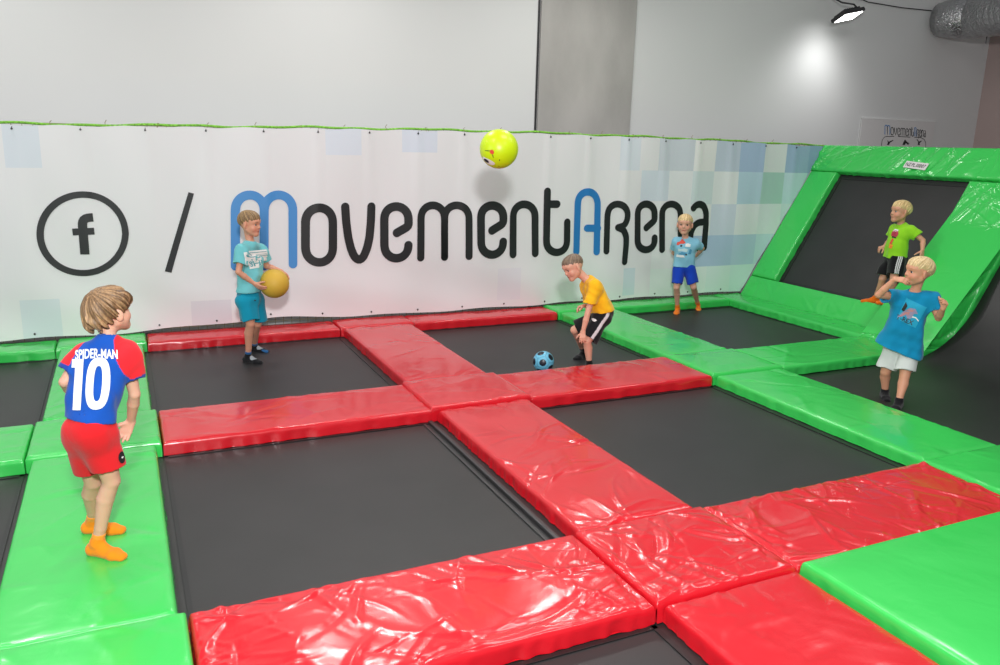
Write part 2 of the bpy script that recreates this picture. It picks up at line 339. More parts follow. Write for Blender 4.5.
# sloped bed
t = empty('sloped_trampoline', (7.3, -1.3, 0.0)); tag(t, 'big black sloped trampoline mat behind the boy in lime shirt', 'trampoline')
ss = np.linspace(0.2, 1.95, 24); yy = np.linspace(-2.33, -0.36, 24); SSg, YY = np.meshgrid(ss, yy, indexing='ij')
P = slope_pt(SSg.ravel(), YY.ravel(), np.full(SSg.size, -0.082)).reshape(24, 24, 3)
slab(P, -SN*-1, 0.02, 'jump_mat', M['jump'], t)
e = MB()
for (sa, ya, sb, yb) in ((.29, -.46, .29, -2.28), (1.80, -.46, 1.80, -2.28), (.29, -.47, 1.80, -.47), (.29, -2.27, 1.80, -2.27)):
    a_, b_ = slope_pt(sa, ya, -.079), slope_pt(sb, yb, -.079); c = (a_+b_)/2; d = nrm(b_-a_)
    e.box(c, (np.linalg.norm(b_-a_), 0.045, 0.006), [d, np.cross(SN, d), SN])
e.build('edge_webbing', M['band'], t)
b = MB()
for y in (-.2, -2.5): b.tube([slope_pt(-.02, y, -.15), slope_pt(2.2, y, -.15)], .025, 8); b.tube([slope_pt(2.15, y, -.15), V([8.65, y, -.14])], .025, 8)
b.tube([slope_pt(2.15, -.2, -.15), slope_pt(2.15, -2.5, -.15)], .025, 8); b.tube([slope_pt(.1, -.2, -.15), slope_pt(.1, -2.5, -.15)], .025, 8)
b.build('support_frame', M['steel'], t, True)
# ------------------------------------------------------------------ banner
ZT = 1.865
_zt = V([on_y(*q)[[0, 2]] for q in ((0, 125), (130, 126.5), (260, 128), (400, 130), (537, 133.5), (640, 137.5), (740, 142), (815, 146.5))])
def ztop(x): return sum(np.interp(np.asarray(x, float)+o, _zt[:, 0], _zt[:, 1]) for o in (-.6, -.3, 0, .3, .6))/5
EYE = np.arange(-1.9, 8.2, 0.505)
def banner_y(x, z):
    x = np.asarray(x, float); z = np.asarray(z, float)
    k = np.clip(z/ZT, 0, 1)
    fold = sum(np.exp(-((x-e-0.05*math.sin(e*7)*(1-k))/(0.03+0.05*(1-k)))**2) for e in EYE)*0.012*k**1.5
    w = 0.008*np.sin(x*3.1+0.8*np.sin(z*2))+0.006*np.sin(x*7.3-z*1.7)+0.004*np.sin(x*12+z*4)
    lo = 0.012*np.exp(-((z-0.25)/0.25)**2)*np.sin(x*4.3+z*5+1.3*np.sin(x*1.3))
    return -0.012-fold+w*0.9+lo
def banner_bottom(x): return 0.02+0.045*np.exp(-((x-1.15)/0.7)**2)+0.008*np.sin(x*6)
bx = lambda px, py: float(on_y(px, py)[0]); bz = lambda px, py: float(on_y(px, py)[2])
def rectpx(x0, y0, x1, y1, c): return (bx(x0, (y0+y1)/2), bx(x1, (y0+y1)/2), bz((x0+x1)/2, y1), bz((x0+x1)/2, y0), lin(*c))
rects = []
cx = [660, 691, 713, 738, 761, 783, 830]
zr = [bz(740, 138)+.3, bz(740, 172), bz(740, 204), bz(740, 234.5), bz(740, 264.5), -0.2]
WX = [bx(655, 200), bx(690, 200), bx(712, 200), bx(736, 200), bx(759, 200), bx(781, 200), bx(803, 200), 8.6]
tbl = [[(206, 212, 220), (232, 232, 230), (196, 207, 221), (168, 190, 216), (226, 230, 231), (162, 186, 214), (150, 176, 208)],
       [(228, 230, 232), (212, 224, 226), (228, 232, 232), (186, 212, 226), (176, 210, 202), (196, 220, 230), (176, 204, 222)],
       [(230, 232, 232), (229, 232, 232), (208, 218, 230), (226, 231, 233), (222, 230, 233), (208, 224, 230), (190, 220, 228)],
       [(230, 233, 233), (178, 200, 224), (178, 200, 224), (184, 206, 226), (196, 220, 230), (190, 220, 226), (190, 220, 226)],
       [(226, 236, 232), (222, 234, 231), (214, 232, 229), (206, 230, 228), (206, 230, 228), (206, 230, 228), (206, 230, 228)]]
WXs = lambda r: WX
for r_ in range(5):
    for c_ in range(7): rects.append((WX[c_], WX[c_+1], zr[r_+1], zr[r_], lin(*tbl[r_][c_])))
for a in ((3, 118, 40, 167, (215, 221, 229)), (22, 299, 62, 345, (214, 220, 227)), (192, 300, 232, 345, (218, 216, 222)), (325, 120, 361, 156, (218, 224, 234)),
          (402, 120, 437, 154, (214, 220, 232)), (620, 128, 640, 171, (216, 222, 230)), (640, 171, 668, 201, (212, 220, 230)), (622, 268, 634, 296, (206, 220, 226)), (497, 268, 520, 300, (224, 222, 228))):
    rects.append(rectpx(*a))
base = lin(228, 227, 229)
xs = np.unique(np.round(np.concatenate([np.arange(-2.5, 8.62, 0.04)]+[[q[0], q[1]] for q in rects]), 4)); xs = xs[(xs >= -2.5) & (xs <= 8.6)]
zs = np.unique(np.round(np.concatenate([np.linspace(0, ZT, 46)]+[[q[2], q[3]] for q in rects]), 4)); zs = zs[(zs >= 0) & (zs <= ZT)]
Xg, Zg = np.meshgrid(xs, zs, indexing='ij')
edge = XD1+0.0+(Zg/SA)*CA
Zn = np.where(Zg < 0.12, banner_bottom(Xg)+Zg*(0.12-banner_bottom(Xg))/0.12, Zg)
Zn = Zn+np.clip((Zg-1.4)/(ZT-1.4), 0, 1)*(ztop(Xg)-ZT)
Zn = Zn+np.where(Zg > ZT-.1, 0.006*np.cos(Xg*2*PI/0.505+.4)*(Zg-ZT+.1)/.1, 0)
Xc = np.minimum(Xg, edge)
P = np.stack([Xc, banner_y(Xc, Zn), Zn], -1)
t = empty('banner', (3, 0, 0)); tag(t, 'long white vinyl banner printed with black and blue lettering', 'banner')
v, q = grid_mesh(P); mid = v[q].mean(1)
good = (np.abs(np.ptp(v[q][:, :, 0], axis=1)) > 1e-5)
cell = np.stack(np.meshgrid((xs[1:]+xs[:-1])/2, (zs[1:]+zs[:-1])/2, indexing='ij'), -1).reshape(-1, 2)
fc = np.tile(V(base), (len(q), 1))
for x0, x1, z0, z1, c in rects: fc[(cell[:, 0] > x0) & (cell[:, 0] < x1) & (cell[:, 1] > z0) & (cell[:, 1] < z1)] = c
q = q[good]; fc = fc[good]
k = len(v); v2 = v+V([0, 0.004, 0])
me = mesh_of(np.concatenate([v, v2]), np.concatenate([q, q[:, ::-1]+k]), 'banner'); set_fcol(me, np.concatenate([fc, fc]))
sheet = link('sheet', me, M['banner'], t)
# lettering
def ribbon(paths, wpx, m, name, closed=False, lift=0.006, caps=True):
    """paths: lists of picture points on the banner plane; wpx: stroke width in metres"""
    b = MB()
    for pts in paths:
        p = V([(bx(*a), bz(*a)) for a in pts])
        if closed: p = np.concatenate([p, p[:1]])
        d = np.concatenate([[0], np.cumsum(np.linalg.norm(np.diff(p, axis=0), axis=1))]); n = max(3, int(d[-1]/0.02)+1)
        s = np.linspace(0, d[-1], n); c = np.stack([np.interp(s, d, p[:, 0]), np.interp(s, d, p[:, 1])], -1)
        for _ in range(2): c[1:-1] = c[1:-1]*.5+(c[:-2]+c[2:])*.25
        tg = np.gradient(c, axis=0)
        if closed: tg[0] = tg[-1] = c[1]-c[-2]
        tg /= np.linalg.norm(tg, axis=1)[:, None]
        nn = np.stack([-tg[:, 1], tg[:, 0]], -1); W5 = np.linspace(-.5, .5, 5)*wpx
        g = c[:, None]+nn[:, None]*W5[None, :, None]
        pts3 = np.stack([g[..., 0], banner_y(g[..., 0], g[..., 1])-lift, g[..., 1]], -1)
        vv, ff = grid_mesh(pts3); b.add(vv, ff.tolist())
        if not closed and caps:
            for e, sg in ((0, -1), (-1, 1)):
                a0 = math.atan2(nn[e][1], nn[e][0]); cc = c[e]
                fan = [cc]+[cc+wpx/2*V([math.cos(a0-sg*a), math.sin(a0-sg*a)]) for a in np.linspace(0, PI, 13)]
                fan = V(fan); f3 = np.stack([fan[:, 0], banner_y(fan[:, 0], fan[:, 1])-lift, fan[:, 1]], -1)
                b.add(f3, [[0, i, i+1] if sg > 0 else [0, i+1, i] for i in range(1, 13)])
    return b.build(name, m, sheet)
def A6(x, y): return (220+x/3.846, 180+y/3.846)
def A7(x, y): return (450+x/3.7037, 180+y/3.7037)
def arc_pts(cx, cy, rx, ry, a0, a1, n=14):
    return [(cx+rx*math.cos(math.radians(a)), cy-ry*math.sin(math.radians(a))) for a in np.linspace(a0, a1, n)]
def arch(x0, x1, ytop, ybl, ybr, ry=None):
    ry = ry or (x1-x0)/2
    return [(x0, ybl), (x0, ytop+ry)]+arc_pts((x0+x1)/2, ytop+ry, (x1-x0)/2, ry, 180, 0)+[(x1, ytop+ry), (x1, ybr)]
def e_path(x0, x1, yt, yb, tip, ye):
    r = (x1-x0)/2; c = (x0+x1)/2
    return [tip, (x1, tip[1]-26), (x1, yt+r)]+arc_pts(c, yt+r, r, r, 0, 180)+[(x0, yt+r), (x0, yb-r)]+arc_pts(c, yb-r, r, r, 180, 360)+[(x1, ye)]
def px(f, paths): return [[f(*p) for p in q] for q in paths]
sw = lambda x0, x1, y: bx(x1, y)-bx(x0, y)
WB, WK = 0.0, 0.0
ribbon(px(A6, [arch(58, 168, 56, 330, 330), arch(168, 279, 56, 330, 322)]), sw(230.4, 239.6, 250), M['inkblue2'], 'letter')
o_c = [(327, 160)]+arc_pts(379.5, 158, 52.5, 53, 180, 0)+[(432, 160), (432, 262)]+arc_pts(379.5, 263, 52.5, 53, 0, -180)+[(327, 262)]
ribbon(px(A6, [o_c]), sw(300.8, 309.6, 240), M['ink'], 'letter', closed=True)
ribbon(px(A6, [[(480, 103), (484, 160), (492, 220), (503, 265), (517, 297), (535, 310), (551, 297), (565, 262), (574, 220), (579, 160), (581, 102)]]), sw(340.6, 349, 220), M['ink'], 'letter')
ribbon(px(A6, [e_path(631, 723, 101, 301, (679, 203), 250)]), sw(379.6, 388, 240), M['ink'], 'letter')
ribbon(px(A6, [arch(770, 862, 96, 298, 296), arch(862, 954, 96, 296, 292)]), sw(416.8, 424.1, 240), M['ink'], 'letter')
ribbon(px(A7, [e_path(111, 194, 93, 276, (152, 186), 228)]), sw(476.2, 484, 240), M['ink'], 'letter')
ribbon(px(A7, [arch(231, 314, 89, 275, 271)]), sw(509, 516, 230), M['ink'], 'letter')
ribbon(px(A7, [[(358, 42), (356, 150), (355, 230)]+arc_pts(393, 230, 38, 38, 180, 360)+[(431, 230), (432, 156)], [(358, 89), (394, 89)]]), sw(543.3, 550, 230), M['ink'], 'letter')
ribbon(px(A7, [[(467, 265), (472, 82)]+arc_pts(508, 82, 36, 39, 180, 0)+[(545, 82), (540, 265)], [(506, 178), (545, 178)]]), sw(573.5, 579.8, 230), M['inkblue'], 'letter')
ribbon(px(A7, [[(575, 262), (580, 130)]+arc_pts(617, 128, 36, 40, 180, 0)+[(653, 128), (650, 150), (640, 168), (618, 175)], [(618, 175), (638, 184), (648, 208), (648, 240), (643, 302)]]), sw(604.8, 610.6, 230), M['ink'], 'letter')
ribbon(px(A7, [e_path(690, 755, 88, 258, (724, 176), 214)]), sw(633, 639, 230), M['ink'], 'letter')
ribbon(px(A7, [arch(782, 850, 88, 257, 250)]), sw(660, 665.6, 230), M['ink'], 'letter')
ribbon(px(A7, [[(899, 103), (906, 93), (922, 88), (938, 96), (947, 120), (946, 170), (940, 249)], [(943, 155), (920, 156), (902, 168), (890, 195), (888, 220), (898, 243), (918, 250), (940, 249)]]), sw(693, 698.6, 230), M['ink'], 'letter')
C5 = lambda x, y: (30+x/5.544, 180+y/5.544)
circ = [C5(293+236*math.cos(a), 297+218*math.sin(a)) for a in np.linspace(0, 2*PI, 49)[:-1]]
ribbon([circ], sw(36.4, 43.8, 233), M['ink'], 'circle_print', closed=True)
def poly_print(pts, m, name):
    bm = bmesh.new(); p = [(bx(*a), bz(*a)) for a in pts]
    vs = [bm.verts.new((x, 0, z)) for x, z in p]; bm.faces.new(vs); bmesh.ops.triangulate(bm, faces=bm.faces[:])
    for _ in range(3): bmesh.ops.subdivide_edges(bm, edges=[e for e in bm.edges if e.calc_length() > .04], cuts=1); bmesh.ops.triangulate(bm, faces=bm.faces[:])
    for q_ in bm.verts: q_.co.y = float(banner_y(q_.co.x, q_.co.z))-0.006
    me = bpy.data.meshes.new(name); bm.to_mesh(me); bm.free(); return link(name, me, m, sheet)
ribbon([[C5(*a) for a in q] for q in ([(305, 411), (301, 360), (296, 300), (291, 250), (291, 228), (300, 212), (318, 207), (350, 206)],)], sw(78.6, 88.0, 233), M['ink'], 'letter', caps=False)
ribbon([[C5(236, 287), C5(300, 284), C5(357, 282)]], sw(0, 8.2, 233), M['ink'], 'letter', caps=False)
poly_print([C5(*a) for a in [(878, 67), (909, 75), (784, 513), (747, 505)]], M['ink'], 'slash_print')
# eyelets
for row, zz in (('t', ZT-0.03), ('b', 0.045)):
    for e in EYE:
        z = float(ztop(e))-.03 if row == 't' else float(banner_bottom(e))+0.035
        if e > XD1+z/SA*CA-0.05: continue
        b = MB(); y = float(banner_y(e, z))
        b.tube([(e, y-0.006, z), (e, y-0.001, z)], 0.009, 10); b.tube([(e, y-0.004, z), (e+.004, y+.01, z+.03*(1 if row == 't' else -1))], 0.003, 6)
        b.build('eyelet', M['eyelet'], sheet)
# safety net
t = empty('safety_net', (3, 0.05, 0)); tag(t, 'cord safety net with a green top rope hung behind the banner', 'net')
b = MB(); pts = [(x, 0.045+.01*math.sin(x*9), float(ztop(x))+0.012+0.006*math.sin(x*5)+.004*math.sin(x*13)) for x in np.arange(-2.5, 8.25, 0.06)]
b.tube(pts, 0.011, 8); b.build('top_rope', M['rope'], t, True)
b = MB()
for x in np.arange(-2.5, 8.2, 0.08):
    z1 = float(ztop(x))+0.01; z0 = max(-0.08, (x-XD1)/CA*SA) if x > XD1 else -0.08
    b.box((x, 0.048, (z0+z1)/2), (0.004, 0.004, z1-z0))
for z in np.arange(-0.06, ZT, 0.08): b.box((2.3+.3*z, 0.05, z), (9.4+z*.6, 0.004, 0.004))
b.build('netting', M['net'], t)
for i, x in enumerate(np.arange(-2.3, 8.1, 0.42)):
    b = MB(); b.tube([(x, .02, float(ztop(x))-.02), (x+.01, .03, float(ztop(x))+.012), (x+.006, .06, float(ztop(x))+.03), (x+.02, .05, float(ztop(x))+.03+.012*(i % 3))], .003, 5); b.build('cord_tie', M['net'], t, True)
# ------------------------------------------------------------------ text helper
def text_mesh(body, size, bold=0.0, shear=0.0):
    c = bpy.data.curves.new('t', 'FONT'); c.body = body; c.size = size; c.align_x = 'CENTER'; c.align_y = 'CENTER'; c.offset = bold; c.shear = shear
    c.resolution_u = 3; o = bpy.data.objects.new('t', c); COL.objects.link(o)
    dg = bpy.context.evaluated_depsgraph_get(); dg.update()
    me = bpy.data.meshes.new_from_object(o.evaluated_get(dg)); v = V([tuple(p.co) for p in me.vertices]); f = [list(p.vertices) for p in me.polygons]
    bpy.data.objects.remove(o); bpy.data.curves.remove(c); bpy.data.meshes.remove(me)
    v[:, 0] -= (v[:, 0].min()+v[:, 0].max())/2; v[:, 1] -= (v[:, 1].min()+v[:, 1].max())/2
    return v[:, :2], f
def refine(v, f, mx):
    bm = bmesh.new(); vs = [bm.verts.new((p[0], p[1], 0)) for p in v]
    for q_ in f:
        try: bm.faces.new([vs[i] for i in q_])
        except ValueError: pass
    bmesh.ops.triangulate(bm, faces=bm.faces[:])
    for _ in range(5):
        es = [e for e in bm.edges if e.calc_length() > mx]
        if not es: break
        bmesh.ops.subdivide_edges(bm, edges=es, cuts=1); bmesh.ops.triangulate(bm, faces=bm.faces[:])
    bm.verts.index_update(); v2 = V([(p.co.x, p.co.y) for p in bm.verts]); f2 = [[w.index for w in q_.verts] for q_ in bm.faces]; bm.free(); return v2, f2
# ------------------------------------------------------------------ wall sign, lamp, cable, duct
YS = WY-0.012
sgn = lambda x, y: V(on_y(x, y, YS-0.008))
p0 = sgn(862, 118); p1 = sgn(936, 119)
t = empty('wall_sign', ((p0[0]+p1[0])/2, YS, p0[2]-.9)); tag(t, 'frosted clear sign on the wall above the sloped trampoline', 'sign')
b = MB(); b.box(((p0[0]+p1[0])/2, YS, p0[2]-0.55), (p1[0]-p0[0], 0.012, 1.1), bev=.003); pn = b.build('panel', M['acrylic'], t)
b = MB(); b.box((p0[0]+.006, YS, p0[2]-0.55), (.012, 0.016, 1.1)); b.box(((p0[0]+p1[0])/2, YS, p0[2]), (p1[0]-p0[0], 0.016, .012)); b.build('polished_edge', M['white'], t)
def sign_ribbon(paths, w, m, name):
    b = MB()
    for pts in paths:
        p = [sgn(*a) for a in pts]; vs = []
        for i, c in enumerate(p):
            d = nrm(p[min(i+1, len(p)-1)]-p[max(i-1, 0)]); n_ = np.cross(d, V([0, 1., 0])); vs += [c-n_*w/2, c+n_*w/2]
        b.add(vs, [[2*i, 2*i+1, 2*i+3, 2*i+2] for i in range(len(p)-1)])
    return b.build(name, m, t)
# small copy of the big lettering, mapped onto the sign
def S(x, y, f): # picture point of the banner lettering -> picture point on the sign
    X, Y_ = f(x, y); k = (X-230)/(708-230); return (884.5+k*41.2, 126.6+k*3.6+(Y_-(190-k*2))*(11.5/88)*(1+.18*k) - 2.2 + k*0.0)
def sp(f, paths): return [[S(a[0], a[1], f) for a in q] for q in paths]
for f, paths, m in ((A6, [arch(58, 168, 56, 330, 330), arch(168, 279, 56, 330, 322)], 'inkblue'), (A6, [o_c+o_c[:1]], 'ink'), (A6, [[(480, 103), (492, 220), (535, 310), (574, 220), (581, 102)]], 'ink'),
                    (A6, [e_path(631, 723, 101, 301, (679, 203), 250)], 'ink'), (A6, [arch(770, 862, 96, 298, 296), arch(862, 954, 96, 296, 292)], 'ink'), (A7, [e_path(111, 194, 93, 276, (152, 186), 228)], 'ink'),
                    (A7, [arch(231, 314, 89, 275, 271)], 'ink'), (A7, [[(358, 42), (355, 230)]+arc_pts(393, 230, 38, 38, 180, 360)+[(432, 156)], [(358, 89), (394, 89)]], 'ink'),
                    (A7, [[(467, 265), (472, 82)]+arc_pts(508, 82, 36, 39, 180, 0)+[(540, 265)], [(506, 178), (545, 178)]], 'inkblue'), (A7, [[(575, 262), (580, 130)]+arc_pts(617, 128, 36, 40, 180, 0)+[(640, 168), (618, 175), (648, 208), (643, 302)]], 'ink'),
                    (A7, [e_path(690, 755, 88, 258, (724, 176), 214)], 'ink'), (A7, [arch(782, 850, 88, 257, 250)], 'ink'), (A7, [[(899, 103), (922, 88), (947, 120), (940, 249)], [(943, 155), (902, 168), (888, 220), (918, 250), (940, 249)]], 'ink')):
    sign_ribbon(sp(f, paths), 0.012, M[m], 'letter')
B2 = lambda x, y: (860+x/13.333, 112+y/13.333)
sign_ribbon([[B2(*a) for a in q] for q in ([(285, 560), (288, 420), (298, 370), (325, 335), (360, 325), (455, 325)], [(505, 325), (670, 336)], [(725, 338), (815, 342), (855, 365), (875, 405), (880, 560)])], 0.009, M['ink'], 'icon_frame')
for pts in ([(360, 375), (385, 395), (440, 372), (445, 380), (400, 410), (385, 440), (360, 440), (372, 405)], [(565, 440), (580, 400), (600, 365), (625, 395), (660, 420), (640, 440), (612, 415), (598, 440)], [(755, 365), (765, 362), (785, 395), (820, 380), (825, 388), (795, 415), (800, 440), (770, 440), (775, 400)]):
    p = [sgn(*B2(*a)) for a in pts]; b = MB(); b.add(p, [list(range(len(p)))]); b.build('pictogram', M['ink'], t)
# floodlight
LY = 0.15; LP = V(on_y(848, 15, LY))
t = empty('floodlight', LP); tag(t, 'black floodlight on a bracket shining down the white wall', 'lamp')
ax_ = V([nrm([0.97, 0.0, 0.22]), nrm(np.cross(nrm([-0.2, 0.38, 0.9]), nrm([0.97, 0, 0.22]))), [0, 0, 0]]); ax_[2] = np.cross(ax_[0], ax_[1])
b = MB(); b.box(LP, (0.36, 0.24, 0.05), ax_, bev=.012)
for i in range(7): b.box(LP+ax_[2]*.035+ax_[0]*(-.12+.04*i), (0.012, 0.2, 0.03), ax_)
b.build('housing', M['dark'], t)
b = MB(); b.box(LP-ax_[2]*.026, (0.30, 0.19, 0.008), ax_, bev=.002); b.build('lens', M['lens'], t)
b = MB(); b.tube([LP+ax_[0]*.19, LP+ax_[0]*.21+V([0, 0, .02]), LP+V([.10, .02, .14]), LP+V([-.02, .10, .16]), LP+V([-.03, .30, .26]), LP+V([-.03, WY-LY-.01, .30])], .011, 8)
b.box(LP+V([-.03, WY-LY-.012, .30]), (.1, .02, .1), bev=.004); b.build('bracket', M['dark'], t, True)
b = MB(); k0, k1 = V(on_y(868, 2, WY-.012)), V(on_y(935, 11, WY-.012)); b.tube([LP+V([-.02, WY-LY-.02, .30]), k0+V([-.1, 0, .02]), k0, (k0+k1)/2+V([0, 0, -.015]), k1, k1+V([.9, 0, -.02])], .007, 6)
tag(b.build('power_cable', M['dark'], None, True), 'thin dark cable running along the wall from floodlight to silver duct', 'cable')
# duct
d0 = V(on_y(973, 17, 0.12)); d1 = V(on_y(1030, 8, -0.9))
t = empty('ventilation_duct', d0); tag(t, 'crinkled silver foil ventilation duct under the ceiling', 'duct')
dd = nrm(d1-d0); b = MB(); n_ = 50; pts = [d0+dd*(i*0.035) for i in range(n_)]; r_ = np.random.default_rng(3)
rs = [0.29*(1+0.03*r_.uniform(-1, 1)) for _ in range(n_)]
pts = [d0+V([-.13, .40, -.0]), d0+V([-.13, .27, -.0]), d0+V([-.11, .15, 0]), d0+V([-.06, .05, 0])]+pts; rs = [.23, .255, .275, .285]+rs
b.tube(pts, .22, 28, rs=rs); b.build('foil_pipe', M['foil'], t, True)
b = MB(); c = pts[14]-V([0, 0, .285]); b.tube([c, c-V([0, 0, .09])], .006, 6); b.build('drain_stub', M['steel'], t, True)
# tag on top pad
pt, pn_ = slope_pt(0, 0, .03), SN
a_, b_ = on_plane(905, 164, pt, SN), on_plane(927, 167, pt, SN); c = (a_+b_)/2; d = nrm(b_-a_); up_ = nrm(np.cross(SN, d)); up_ = up_ if up_[2] > 0 else -up_
t = empty('pad_tag', c); tag(t, 'small white printed tag on the top green pad of slope', 'tag')
b = MB(); b.box(c, (np.linalg.norm(b_-a_), 0.085, 0.006), [d, up_, np.cross(d, up_)], bev=.001); b.build('label_sheet', M['tagw'], t)
v2, f2 = text_mesh('NZ.PL.00007', 0.062, 0.0006); k = 0.88*np.linalg.norm(b_-a_)/np.ptp(v2[:, 0]); no = np.cross(d, up_); no = no if no @ SN > 0 else -no
b = MB(); b.add([c+d*p[0]*k+up_*p[1]+no*.005 for p in v2], f2); b.build('lettering', M['steel'], t)
# ------------------------------------------------------------------ balls
def ico(r, sub):
    bm = bmesh.new(); bmesh.ops.create_icosphere(bm, subdivisions=sub, radius=r); v = V([tuple(p.co) for p in bm.verts]); f = [[w.index for w in q_.verts] for q_ in bm.faces]; bm.free(); return v, f
BALLD = 6.0
dv = nrm(ray(499, 149)); BC = CAM+dv*BALLD; BR = 19.3/FPX*BALLD*(FW @ dv)
t = empty('ball', BC-V([0, 0, BR])); tag(t, 'lime yellow rubber ball in the air before the banner', 'ball')
v, f = ico(BR, 5); bl = link('rubber_ball', mesh_of(v+BC, f), M['lime'], t)
def sphere_print(c, R, ctr, shape, m, name, parent, lift=0.002):
    """closed outline (angles) printed on a ball; ctr is the unit direction of its middle"""
    z = nrm(ctr); x = nrm(np.cross(V([0, 0, 1.]), z)); y = np.cross(z, x); n = len(shape); vs = []; fs = []
    for k in range(0, 5):
        for a in shape: p = z+x*a[0]*k/4+y*a[1]*k/4; vs.append(c+nrm(p)*(R+lift))
    for k in range(4):
        for i in range(n): j = (i+1) % n; fs.append([k*n+i, k*n+j, (k+1)*n+j, (k+1)*n+i])
    me = mesh_of(vs, fs); return link(name, me, m, parent)
def sdir(px_, py_): # direction on the ball for a picture point
    d = nrm(ray(px_, py_)); o_ = CAM-BC; bq = d @ o_; cq = o_ @ o_-BR**2; s = -bq-math.sqrt(max(bq*bq-cq, 0)); return nrm(CAM+d*s-BC)
ell_ = lambda rx, ry, th=0, n=24: [(rx*math.cos(a)*math.cos(th)-ry*math.sin(a)*math.sin(th), rx*math.cos(a)*math.sin(th)+ry*math.sin(a)*math.cos(th)) for a in np.linspace(0, 2*PI, n, endpoint=False)]
sphere_print(BC, BR, sdir(488, 161.5), ell_(.42, .20, -.5), M['white'], 'eye_print', bl)
sphere_print(BC, BR, sdir(486.5, 160.5), ell_(.17, .11, -.4), M['ink'], 'pupil_print', bl, .004)
sphere_print(BC, BR, sdir(492, 152), ell_(.12, .11, -.6), M['pred'], 'tongue_print', bl, .003)
sphere_print(BC, BR, sdir(488, 150.8), ell_(.22, .02, -.05), M['ink'], 'mouth_print', bl, .002)
sphere_print(BC, BR, sdir(493, 156), ell_(.02, .1, .2), M['ink'], 'smile_mark', bl, .002)
for q_ in ((499.5, 160), (499, 166)): sphere_print(BC, BR, sdir(*q_), ell_(.02, .05, .1), M['ink'], 'dot_print', bl, .002)
# football on the bed
FR = 9.9/FPX*7.35
fc0 = on_z(543.5, 361.5, ZB-0.012+FR); t = empty('football', fc0-V([0, 0, FR])); tag(t, 'light blue football with black patches resting on jump mat', 'ball')
v, f = ico(FR, 6); fcn = nrm_ = v[V(f)].mean(1); fcn = fcn/np.linalg.norm(fcn, axis=1)[:, None]
ph = (1+5**.5)/2; I12 = V([nrm(p) for s1 in (1, -1) for s2 in (1, -1) for p in ((0, s1, s2*ph), (s1, s2*ph, 0), (s2*ph, 0, s1))])
Rm = V(Matrix.Rotation(0.5, 3, 'X') @ Matrix.Rotation(0.9, 3, 'Z')); I12 = I12 @ Rm.T
ang = np.arccos(np.clip(fcn @ I12.T, -1, 1)); srt = np.sort(ang, 1); d3 = srt[:, 1]-srt[:, 0]
colr = np.tile(V(lin(105, 185, 215)), (len(f), 1)); colr[(d3 < 0.03) & (srt[:, 0] > .36)] = lin(60, 120, 150); colr[srt[:, 0] < 0.33] = lin(22, 34, 46)
me = mesh_of(v+fc0, f); set_fcol(me, colr); link('leather_shell', me, M['football'], t)
# ------------------------------------------------------------------ implicit bodies
class Vol:
    def __init__(s, lo, hi, h):
        s.lo = np.asarray(lo, float); s.h = h; s.n = np.ceil((np.asarray(hi)-s.lo)/h).astype(int)+1
        s.F = np.full(s.n, 0.08, np.float32)
    def box(s, lo, hi):
        a = np.clip(np.floor((lo-s.lo)/s.h).astype(int), 0, s.n-1); b = np.clip(np.ceil((hi-s.lo)/s.h).astype(int)+1, 1, s.n)
        sl = tuple(slice(i, j) for i, j in zip(a, b))
        g = [(s.lo[i]+s.h*np.arange(a[i], b[i])).astype(np.float32) for i in range(3)]
        return sl, (g[0][:, None, None], g[1][None, :, None], g[2][None, None, :])
    def all(s): return s.box(s.lo, s.lo+s.h*(s.n-1))[1]
    def put(s, sl, d, k):
        a = s.F[sl]
        if k <= 0: np.minimum(a, d, out=a); return
        h = np.maximum(k-np.abs(a-d), 0)/k; s.F[sl] = np.minimum(a, d)-h*h*k*0.25
    def cone(s, a, b, ra, rb, k=0.02, cut=None):
        a = np.asarray(a, float); b = np.asarray(b, float); m = max(ra, rb)+k+0.02
        sl, g = s.box(np.minimum(a, b)-m, np.maximum(a, b)+m); d = cone_d(g, a, b, ra, rb)
        if cut is not None: d = np.maximum(d, plane_d(g, *cut))
        s.put(sl, d, k)
    def ell(s, c, ax, r, k=0.02, sub=False):
        c = np.asarray(c, float); m = max(r)+k+0.02; sl, g = s.box(c-m, c+m); d = ell_d(g, c, ax, r)
        if sub:
            a = s.F[sl]; h = np.maximum(k-np.abs(a+d), 0)/k; s.F[sl] = np.maximum(a, -d)+h*h*k*0.25
        else: s.put(sl, d, k)
def cone_d(g, a, b, ra, rb):
    ab = b-a; L2 = max(ab @ ab, 1e-9); X, Y_, Z = g[0]-a[0], g[1]-a[1], g[2]-a[2]
    t = np.clip((X*ab[0]+Y_*ab[1]+Z*ab[2])/L2, 0, 1)
    return np.sqrt((X-t*ab[0])**2+(Y_-t*ab[1])**2+(Z-t*ab[2])**2)-(ra+t*(rb-ra))
def ell_d(g, c, ax, r):
    X, Y_, Z = g[0]-c[0], g[1]-c[1], g[2]-c[2]; k0 = 0; k1 = 0
    for i in range(3):
        q_ = X*ax[i][0]+Y_*ax[i][1]+Z*ax[i][2]; k0 = k0+(q_/r[i])**2; k1 = k1+(q_/r[i]**2)**2
    k0 = np.sqrt(k0); return k0*(k0-1)/np.sqrt(np.maximum(k1, 1e-9))
def plane_d(g, p, n): return (g[0]-p[0])*n[0]+(g[1]-p[1])*n[1]+(g[2]-p[2])*n[2]
